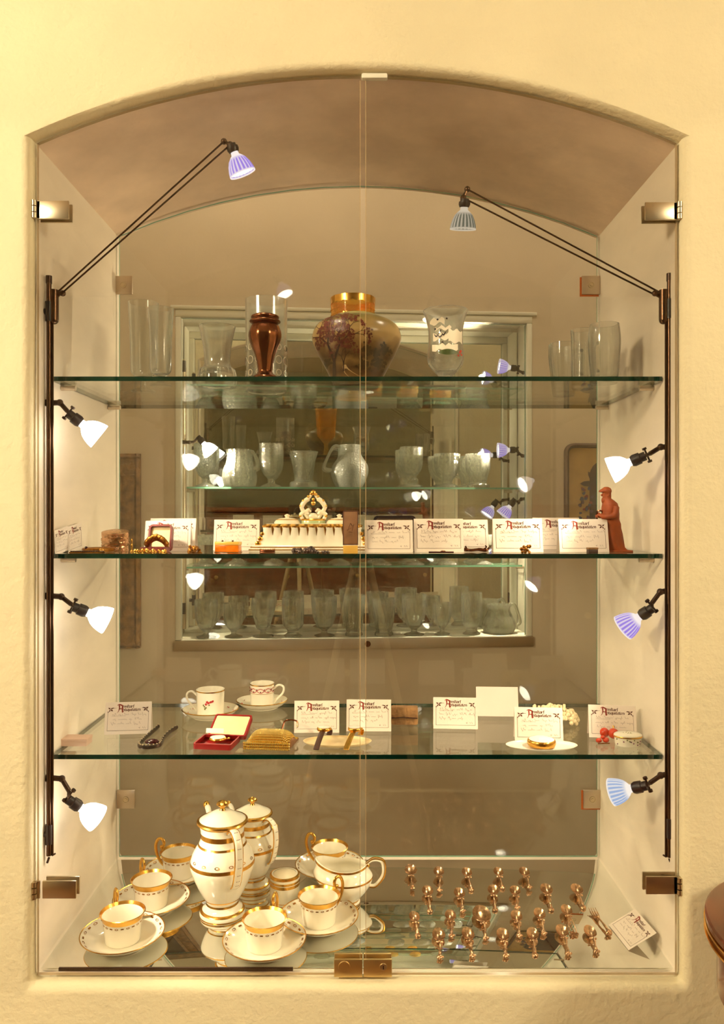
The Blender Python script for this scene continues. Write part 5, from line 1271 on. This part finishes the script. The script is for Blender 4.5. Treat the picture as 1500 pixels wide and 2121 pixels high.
# red earrings
def earring(px, py, label):
    q = on(px, py, Z3); t = thing('red_earring', label, 'earring', q, 0, 'red stone jewellery beside the oval box')
    return t
t = earring(1249, 1540, 'small red stone brooch lying left of the oval box')
for (x, z, r_) in ((-.008, .004, .006), (.006, .005, .0065), (0, .010, .0045)): MB().ball((x, 0, z+.002), r_, 12, 8, sc=(1, 1, .8)).build('stone', M['redstone'], t)
MB().tube([(-.012, -.006, .0015), (.012, -.004, .0015)], .0011, 6).build('setting', M['gold_dark'], t)
t = earring(1252, 1527, 'round red stone earring behind the small red brooch'); MB().ball((0, 0, .0098), .0098, 14, 10).build('stone', M['redstone'], t); MB().tube([(0, 0, .019), (0, .004, .023), (.003, .004, .020)], .0009, 6).build('hook', M['gold'], t)
t = earring(1271, 1530, 'larger round red stone earring touching the oval box'); MB().ball((0, 0, .0105), .0105, 14, 10).build('stone', M['redstone'], t); MB().tube([(0, 0, .021), (0, .004, .025), (.003, .004, .022)], .0009, 6).build('hook', M['gold'], t)
# painted oval porcelain box
p = on(1301, 1543, Z3); k = (p.y+CD)/F
t = thing('porcelain_box', 'small oval porcelain box painted with purple flowers', 'box', p, R(-6)); El = Matrix.Diagonal((1, .72, 1, 1))
MB().lathe([(0, 0)]+smooth_prof([(25*k, 0), (26*k, 2*k), (28*k, 18*k)], 4)+[(26*k, 18.5*k)], 44, M=El).build('body', M['porcelain'], t)
MB().lathe([(28.3*k, 17.2*k), (29.2*k, 18.2*k), (29.2*k, 19.6*k), (28.3*k, 20.6*k)], 44, M=El).build('gold_hinge', M['gold'], t)
ld = MB().lathe(smooth_prof([(28.5*k, 20*k), (28*k, 23*k), (20*k, 26*k), (0, 27.5*k)], 4), 44, M=El).build('lid', M['porcelain'], t)
M['purple'] = mat('purple_enamel', (140, 80, 110), 0.4); b = MB(); g = MB()
for i in range(26): a = rq.random()*2*PI; z = rq.uniform(3, 15)*k; rr_ = (25.7+z/k*.14)*k; (b if i % 3 else g).ball((rr_*cos(a), rr_*sin(a)*.72, z), .0016, 6, 4, sc=(1, 1, .8))
b.build('painted_flowers', M['purple'], t); g.build('painted_leaves', M['en_leaf'], t); b = MB()
for i in range(16): a = rq.random()*2*PI; f = rq.uniform(.2, .85); b.ball((28*k*f*cos(a), 28*k*f*sin(a)*.72, (27.4-5*f*f)*k), .0016, 6, 4, sc=(1, 1, .4))
b.build('painted_flowers', M['en_leaf'], ld)

# ------------------------------------------------------------------ second niche: sill, shelves, doors, lamps, crystal
def W2(xl, yl, z): return T2 @ Vector((xl, yl, z))
t = thing('metal_sill', 'brushed metal sill strip under the second niche', 'sill', (0, 0, 0)); t.matrix_world = T2 @ Matrix.Translation(((X20+X21)/2, 0.0, Z20))
MB().box((0, 0.080, 0.016), (X21-X20-0.002, 0.165, 0.028), bev=0.001).build('sill_plate', M['white_paint'], t)
MB().box((0, -0.006, 0.015), (X21-X20+0.004, 0.008, 0.032), bev=0.001).build('metal_strip', M['brushed'], t)
lk = at2(762, 1334, -0.012); ll = loc2(lk)
MB().lathe([(0, .004), (.006, .004), (.0095, .002), (.0098, 0)], 20, M=Matrix.Translation((ll.x-(X20+X21)/2, -0.010, ll.z-Z20)) @ Matrix.Rotation(PI/2, 4, 'X')).build('lock', M['bronze'], t)
ZB0 = Z20+0.031
zB = {}
def shelf2(py, label):
    p = at2(740, py, 0.064); zt = p.z
    s = thing('glass_shelf', label, 'shelf', (0, 0, 0), 0, 'glass shelves of the second niche'); s.matrix_world = T2 @ Matrix.Translation(((X20+X21)/2, 0, zt))
    hw = (X21-X20)/2-0.014; b = MB(); t_ = 0.006; y0, y1 = 0.064, DEP-0.012
    b.add([(-hw, y0, 0), (hw, y0, 0), (hw, y1, 0), (-hw, y1, 0), (-hw, y0, -t_), (hw, y0, -t_), (hw, y1, -t_), (-hw, y1, -t_)], [(0, 1, 2, 3), (7, 6, 5, 4)]); b.mi = 1
    for q in ((0, 4, 5, 1), (1, 5, 6, 2), (2, 6, 7, 3), (3, 7, 4, 0)): b.f.append(q); b.m.append(1)
    b.build('pane', [M['shelf'], M['edge2']], s, ang=20)
    for sx in (-1, 1): MB().tube([(sx*(hw+.013), .09, -t_-.004), (sx*(hw-.015), .09, -t_-.004)], .004, 8).build('support_pin', M['brushed'], s)
    return zt
zA = shelf2(822, 'upper glass shelf in the second niche, seen below the uppermost front shelf')
zBs = shelf2(1009, 'middle glass shelf in the second niche carrying hobnail glass')
zCs = shelf2(1172, 'lower glass shelf in the second niche, seen just below the front shelf')
for sx in (-1, 1):                          # two clear doors in front of the second niche
    d = thing('glass_door', ('left' if sx < 0 else 'right')+'-hand clear glass door of the second niche', 'door', (0, 0, 0), 0, 'glass doors of the second niche'); d.matrix_world = T2
    xs = loc2(at2(744, 1000, 0.01)).x
    x0, x1 = (X20+.020, xs-.0015) if sx < 0 else (xs+.0015, X21-.020)
    slab([(x0, Z20+.033), (x1, Z20+.033), (x1, Z21-.026), (x0, Z21-.026)], 0.012, 0.018).build('pane', [M['pane'], M['edge2']], d, 30)
def conv2(px, py, D): return at2(px, py, D)
for (px, sx, nm) in ((381, -1, 'left'), (1094, 1, 'right')):
    rail('thin steel lamp rail at the %s side of the second niche' % nm, px, 0.048, zof(748, 2.55), zof(1300, 2.55), sx, M['chrome'], conv2, [zof(762, 2.55), zof(1258, 2.55)], 'lamp rails of the second niche', caps=False)
G2 = 'halogen spots of the second niche'; W_2 = SPOT_W*4.8
spot('halogen spot at the left rail of the second niche', conv2, 0.048, (381, 916), (392, 916), (402, 915), (420, 916), (0.66, 0.02, -0.75), M['bulb_white'], W_2, G2, -1, 1.0, R(150))
spot('upper halogen spot at the right rail of the second niche', conv2, 0.048, (1094, 772), (1084, 772), (1074, 768), (1060, 762), (-0.88, 0.02, 0.12), M['bulb_violet'], W_2, G2, 1, 1.0, R(150))
spot('middle halogen spot at the right rail of the second niche', conv2, 0.048, (1094, 946), (1082, 944), (1074, 938), (1058, 932), (-0.88, 0.02, -0.02), M['bulb_violet'], W_2, G2, 1, 1.0, R(150))
spot('lower halogen spot at the right rail of the second niche', conv2, 0.048, (1094, 1032), (1080, 1034), (1072, 1040), (1058, 1046), (-0.60, 0.02, -0.80), M['bulb_violet'], W_2, G2, 1, 1.0, R(150))

def g2(name, label, px, z, pts, m='cut', yl=0.100, mod=None, seg=40, t=0.003, floor=None, group=None, handle=None, cat='glass', lid=None):
    p = at2(px, 1060, yl); D = p.y+CD; k = D/F
    root = thing(name, label, cat, (p.x, p.y, z), A2, group) if handle else None
    pr = px_prof(pts, D, 4)
    o = MB().lathe(shell(pr, t, None if floor is None else floor*k), seg, mod).build('bowl' if root else name, M[m], root, 50)
    if root is None: o.location = (p.x, p.y, z); tag(o, label, cat, group)
    else:
        s, z0_, z1_, out = handle
        r0 = prof_r(pr, z0_*k)*.95; r1 = prof_r(pr, z1_*k)*.95
        MB().tube(catmull([(s*r0, 0, z0_*k), (s*(r0+out*k), 0, (z0_+6)*k), (s*(r1+out*1.1*k), 0, (z1_-8)*k), (s*(r1+out*.6*k), 0, (z1_+2)*k), (s*r1, 0, z1_*k)], 5), 3.0*k, 10).build('handle', M[m], root, 60)
    return root or o
def hob(k_, n_, z0_=0.03):
    return lambda r, z, a, i: r*(1+(0.055*max(0, cos(n_*a))*abs(sin(z*k_)) if z > z0_ else 0))
def dense(pts, n=3):
    return [p for p in pts]
def g2h(*a, **kw): return g2(*a, **kw)
GB = 'crystal on the middle shelf of the second niche'
def fine(pts, step=2.4):
    out = [pts[0]]
    for (r0, z0_), (r1, z1_) in zip(pts, pts[1:]):
        m_ = max(1, int(math.hypot(r1-r0, z1_-z0_)/step))
        for i in range(1, m_+1): out.append((r0+(r1-r0)*i/m_, z0_+(z1_-z0_)*i/m_))
    return out
HZ = hob(560, 16)
HG = fine([(20, 0), (20, 3), (6, 9), (6, 18), (14, 26), (21, 42), (23, 58), (23, 76), (22, 90)], 2.2)
g2('hobnail_goblet', 'hobnail glass goblet, leftmost on its shelf in the second niche', 425, zBs, HG, yl=.120, mod=HZ, seg=64, group=GB, floor=22)
g2('hobnail_pitcher', 'bulbous hobnail glass pitcher with a handle', 494, zBs, fine([(26, 0), (30, 6), (33, 20), (31, 36), (25, 50), (23, 62), (25, 78)], 2.2), mod=hob(560, 18, .004), seg=72, group=GB, handle=(1, 38, 72, 10))
g2('hobnail_goblet', 'hobnail glass goblet right of the hobnail pitcher', 561, zBs, [(r*1.05, z) for r, z in HG], mod=HZ, seg=64, group=GB, floor=22)
g2('waisted_beaker', 'waisted engraved glass beaker on a thick round foot', 629, zBs, [(27, 0), (29, 5), (27, 11), (20, 14), (20, 24), (22, 40), (26, 60), (30, 74)], mod=flute(20, .012), group=GB, floor=14)
g2('iced_jug', 'round iced-glass jug with a ribbed handle', 726, zBs, [(24, 0), (30, 10), (37, 30), (36, 46), (27, 60), (22, 70), (22, 88)], m='frost', group=GB, handle=(-1, 36, 84, 18), t=.0035)
g2('cut_goblet', 'heavy cut goblet on a knopped stem, left of three at right', 852, zBs, [(22, 0), (22, 4), (12, 9), (14, 16), (10, 22), (16, 30), (22, 42), (23, 60), (23, 84)], mod=flute(8, .04), group=GB, floor=28, t=.004)
g2('cut_goblet', 'wide fluted cut goblet in the middle of three at right', 926, zBs, [(22, 0), (22, 4), (11, 9), (11, 15), (20, 28), (25, 44), (26, 70)], mod=flute(12, .045), group=GB, floor=18, t=.004)
g2('cut_mug', 'cut glass mug on a square foot, rightmost on its shelf', 990, zBs, [(24, 0), (24, 6), (18, 10), (20, 22), (26, 42), (25, 70)], mod=flute(8, .03), group=GB, floor=12, t=.004, handle=(-1, 24, 60, 12))
GA = 'small glassware on the upper shelf of the second niche'
AW = ['first', 'second', 'third', 'fourth', 'fifth', 'sixth', 'seventh', 'eighth']
for i, (px, w_, h_, m_) in enumerate(((495, 24, 24, 'cut'), (553, 28, 22, 'cut'), (630, 27, 26, 'cut'), (712, 24, 26, 'frost'), (778, 14, 30, 'amberglass'), (848, 19, 26, 'amberglass'), (918, 18, 28, 'amberglass'), (985, 20, 24, 'cut'))):
    g2('salt_bowl', '%s small glass dish, %s from left on the upper shelf of the second niche' % ({'cut': 'clear', 'frost': 'iced', 'amberglass': 'amber'}[m_], AW[i]), px, zA, [(w_*.7, 0), (w_*.8, 3), (w_*.9, h_*.5), (w_, h_)], m=m_, mod=flute(10, .03), group=GA, floor=5, yl=.11, seg=36)
GC = 'short goblets on the lower shelf of the second niche'
for i, px in enumerate((420, 486, 566, 639, 706, 790, 858, 926, 998)):
    g2('short_goblet', 'short fluted goblet, %s from left on the lower shelf of the second niche' % (AW+['ninth'])[i], px, zCs, [(21, 0), (20, 3), (6, 10), (6, 18), (16, 26), (21, 40), (22, 62)], mod=flute(10, .03), group=GC, floor=22, seg=36)
GD = 'glasses on the floor of the second niche'
def tumbler(px, w_, h_, kind, label):
    pts = {0: [(w_*.40, 0), (w_*.40, 2), (w_*.14, 6), (w_*.14, 12), (w_*.30, 20), (w_*.46, h_*.5), (w_*.5, h_*.8), (w_*.49, h_)],
           1: [(w_*.42, 0), (w_*.42, 2), (w_*.13, 6), (w_*.14, 13), (w_*.27, 17), (w_*.38, h_*.45), (w_*.5, h_*.72), (w_*.47, h_)],
           2: [(w_*.40, 0), (w_*.40, 2), (w_*.28, 6), (w_*.26, 12), (w_*.42, 22), (w_*.48, h_*.45), (w_*.48, h_)],
           3: [(w_*.36, 0), (w_*.38, 3), (w_*.32, 9), (w_*.36, 16), (w_*.42, h_*.5), (w_*.5, h_)]}[kind]
    g2('footed_glass', label, px, ZB0, pts, m='clear_cut', mod=flute((8, 6, 10, 9)[kind], .04), group=GD, floor=18 if kind < 2 else 12, yl=.062, seg=44)
TL = [(427, 47, 78, 0), (484, 44, 70, 0), (545, 48, 80, 1), (607, 46, 80, 2), (672, 50, 82, 0), (733, 48, 84, 3), (795, 50, 76, 3), (858, 50, 84, 0), (916, 38, 66, 0), (977, 44, 86, 2)]
for i, (px, w_, h_, kd) in enumerate(TL):
    tumbler(px, w_, h_, kd, '%s footed glass, %s from left on the floor of the second niche' % (('oval', 'angular', 'straight', 'flaring')[kd], (AW+['ninth', 'tenth'])[i]))
g2('cut_jug', 'small cut-glass jug at the right end of the second niche floor', 1034, ZB0, [(28, 0), (32, 5), (34, 18), (26, 36), (22, 48), (26, 58)], m='clear_cut', mod=flute(9, .05), group=GD, handle=(1, 14, 56, 12), yl=.090, t=.004)

# pictures on the second wall
p = at2(291, 940, -0.012); q = at2(291, 1342, -0.012); H = p.z-q.z; L0 = loc2(p)
t = thing('gilt_picture_frame', 'tall ornate dull gilt frame at left on the wall behind the niche', 'picture frame', (0, 0, 0)); t.matrix_world = T2 @ Matrix.Translation((L0.x-0.25, 0, q.z))
def frame_bar(a, b_, name):                  # moulded rail with carved relief
    d = Vector(b_)-Vector(a); L_ = d.length; d.normalize(); n = Vector((-d.z, 0, d.x)); bb = MB(); NS = 40
    prof = [(0, 0), (.0, .018), (.010, .026), (.018, .018), (.040, .022), (.058, .014), (.068, .020), (.074, .010), (.074, 0)]
    for i in range(NS+1):
        c_ = Vector(a)+d*L_*i/NS; row = []
        for j, (w_, h_) in enumerate(prof):
            bump = .004*sin(i*1.9+j*1.3)*sin(i*.7) if 3 <= j <= 5 else 0
            row.append(c_+n*w_+Vector((0, -(h_+bump), 0)))
        bb.v += row
    m_ = len(prof)
    for i in range(NS):
        for j in range(m_-1): bb.f.append((i*m_+j, i*m_+j+1, (i+1)*m_+j+1, (i+1)*m_+j)); bb.m.append(0)
    bb.build(name, M['gilt_frame'], t)
X_, H_ = 0.25, H
frame_bar((X_, 0, 0), (X_, 0, H_), 'frame_rail'); frame_bar((-X_, 0, H_), (-X_, 0, 0), 'frame_rail')
frame_bar((-X_, 0, 0), (X_, 0, 0), 'frame_rail'); frame_bar((X_, 0, H_), (-X_, 0, H_), 'frame_rail')
MB().box((0, -0.003, H_/2), (2*X_-.12, .004, H_-.12)).build('canvas', mat('dark_canvas', (80, 62, 44), .7, var=.4, vscale=8), t)
p = at2(1170, 918, -0.010); q = at2(1170, 1136, -0.010); H = p.z-q.z; L0 = loc2(p); Wd = 0.30
t = thing('flower_picture', 'round-cornered picture of flowers at right on the wall behind the niche', 'picture', (0, 0, 0)); t.matrix_world = T2 @ Matrix.Translation((L0.x+Wd/2, 0, q.z+H/2))
A = rrect(Wd, H, .03); B = rrect(Wd-.03, H-.03, .018); bb = MB(); Lp = lambda pts, y: [Vector((x, y, z)) for x, z in pts]
bb.loft([Lp(A, 0), Lp(A, -.016), Lp(rrect(Wd-.012, H-.012, .026), -.020), Lp(B, -.010), Lp(B, -.002)], cap=False); bb.build('frame', mat('grey_brown_frame', (112, 88, 66), .5, .2), t)
MB().prism(B, -.006, -.003).build('ground', mat('ochre_ground', (196, 158, 92), .7, var=.15, vscale=20), t)
MB().prism([(x*1.0+.035, z-.018) for x, z in rrect(.20, H-.075, .05)], -.008, -.006).build('dark_foliage', mat('dark_foliage_paint', (70, 42, 28), .7, var=.5, vscale=40), t)
rq = random.Random(4)
for i in range(8):
    a = R(60+i*20); c_ = Vector((-.055+.022*(i % 3), -.0085, .040+.012*(i % 2))); d = Vector((cos(a), 0, sin(a)))*rq.uniform(.03, .045); n = Vector((-d.z, 0, d.x))*.22
    MB().add([c_, c_+d*.3+n, c_+d*.7+n*.8, c_+d, c_+d*.7-n*.8, c_+d*.3-n], [(0, 1, 2, 3, 4, 5)]).build('painted_leaf', M['brown_leather'], t)
fm_ = (mat('blue_paint', (74, 80, 112), .7), mat('red_paint', (140, 50, 46), .7), mat('violet_paint', (92, 66, 80), .7))
for i in range(26):
    cx_, cz_, r_ = -.080+rq.uniform(-.018, .022), .030-.135*(i/26)+rq.uniform(-.01, .01), rq.uniform(.004, .0075)
    MB().prism([(cx_+r_*rq.uniform(.6, 1.2)*cos(x), cz_+r_*rq.uniform(.6, 1.2)*sin(x)) for x in [2*PI*j/9 for j in range(9)]], -.0095-.0001*i, -.008).build('painted_flower', fm_[i % 3], t)

# ------------------------------------------------------------------ room in front: cabinet corner at right, tripod, rear cabinet
t = thing('round_side_table', 'round dark polished side table with gilt edging at lower right', 'table', (0.737, -0.25, 0))
tz = ZC-0.622; r0 = .215
MB().lathe([(0, tz-.012), (r0-.004, tz-.012), (r0, tz-.010), (r0, tz-.002), (r0-.004, tz), (0, tz)], 72).build('top', M['wood'], t)
for dz in (.012, .024): MB().lathe([(r0-.003, tz-dz-.004), (r0+.0015, tz-dz-.0035), (r0+.0015, tz-dz-.0005), (r0-.003, tz-dz)], 72).build('gilt_edge', M['gold'], t)
MB().lathe([(r0-.003, tz-.024), (r0-.001, tz-.020), (r0-.003, tz-.016)], 72).build('moulding', M['wood'], t)
MB().lathe([(r0-.003, tz-.028), (r0-.010, tz-.036), (r0-.017, tz-.042), (r0-.017, tz-.115), (r0-.03, tz-.13), (r0-.10, tz-.165), (0, tz-.165)], 72).build('drum', M['wood'], t)
MB().lathe(smooth_prof([(.05, tz-.165), (.035, tz-.25), (.05, tz-.40), (.028, tz-.50), (.045, .20)], 5), 32).build('pedestal', M['wood'], t)
for a in (R(90), R(210), R(330)): MB().tube(catmull([(.03*cos(a), .03*sin(a), .24), (.12*cos(a), .12*sin(a), .16), (.20*cos(a), .20*sin(a), .016)], 5), [.024, .02, .015], 10).build('foot', M['wood'], t)
MB().tube(catmull([(-.155, -.125, tz-.07), (-.165, -.14, tz-.09), (-.135, -.165, tz-.09), (-.125, -.150, tz-.07)], 5), .004, 8).build('drawer_handle', M['gold'], t)
t = thing('camera_tripod', 'black camera tripod mirrored dimly in the second niche', 'tripod', (0, -1.58, 0))
for a in (R(90), R(210), R(330)): MB().tube([(.03*cos(a), .03*sin(a), 1.25), (.34*cos(a), .34*sin(a), 0.012)], [.016, .011], 10).build('leg', M['brushed'], t)
MB().tube([(0, 0, 1.05), (0, 0, 1.37)], .015, 12).ball((0, 0, 1.25), .04, 14, 8).build('column', M['black'], t)
MB().box((0, 0, 1.45), (.13, .06, .10), bev=.01).box((0, 0, 1.385), (.05, .05, .03), bev=.004).build('camera_body', M['black'], t)
MB().tube([(0, .03, 1.45), (0, .12, 1.45)], .034, 20).build('camera_lens', M['black'], t)
t = thing('rear_cabinet', 'dark wooden sideboard mirrored dimly in the second niche', 'sideboard', (0.1, ROOM_Y0+.26, 0))
MB().box((0, 0, .80), (2.4, .5, 1.3), bev=.01).build('body', M['wood'], t); MB().box((0, .02, 1.47), (2.5, .52, .04), bev=.006).build('top', M['wood'], t)
for i in range(4): d = MB().box((-.9+i*.6, .255, .82), (.54, .02, 1.1), bev=.006).build('door', M['wood'], t); MB().ball((-.9+i*.6+.2, .275, .9), .018, 10, 6).build('knob', M['brass'], d)
for sx in (-1, 1):
    for sy in (-1, 1): MB().box((sx*1.1, sy*.2, .08), (.08, .08, .16)).build('leg', M['wood'], t)
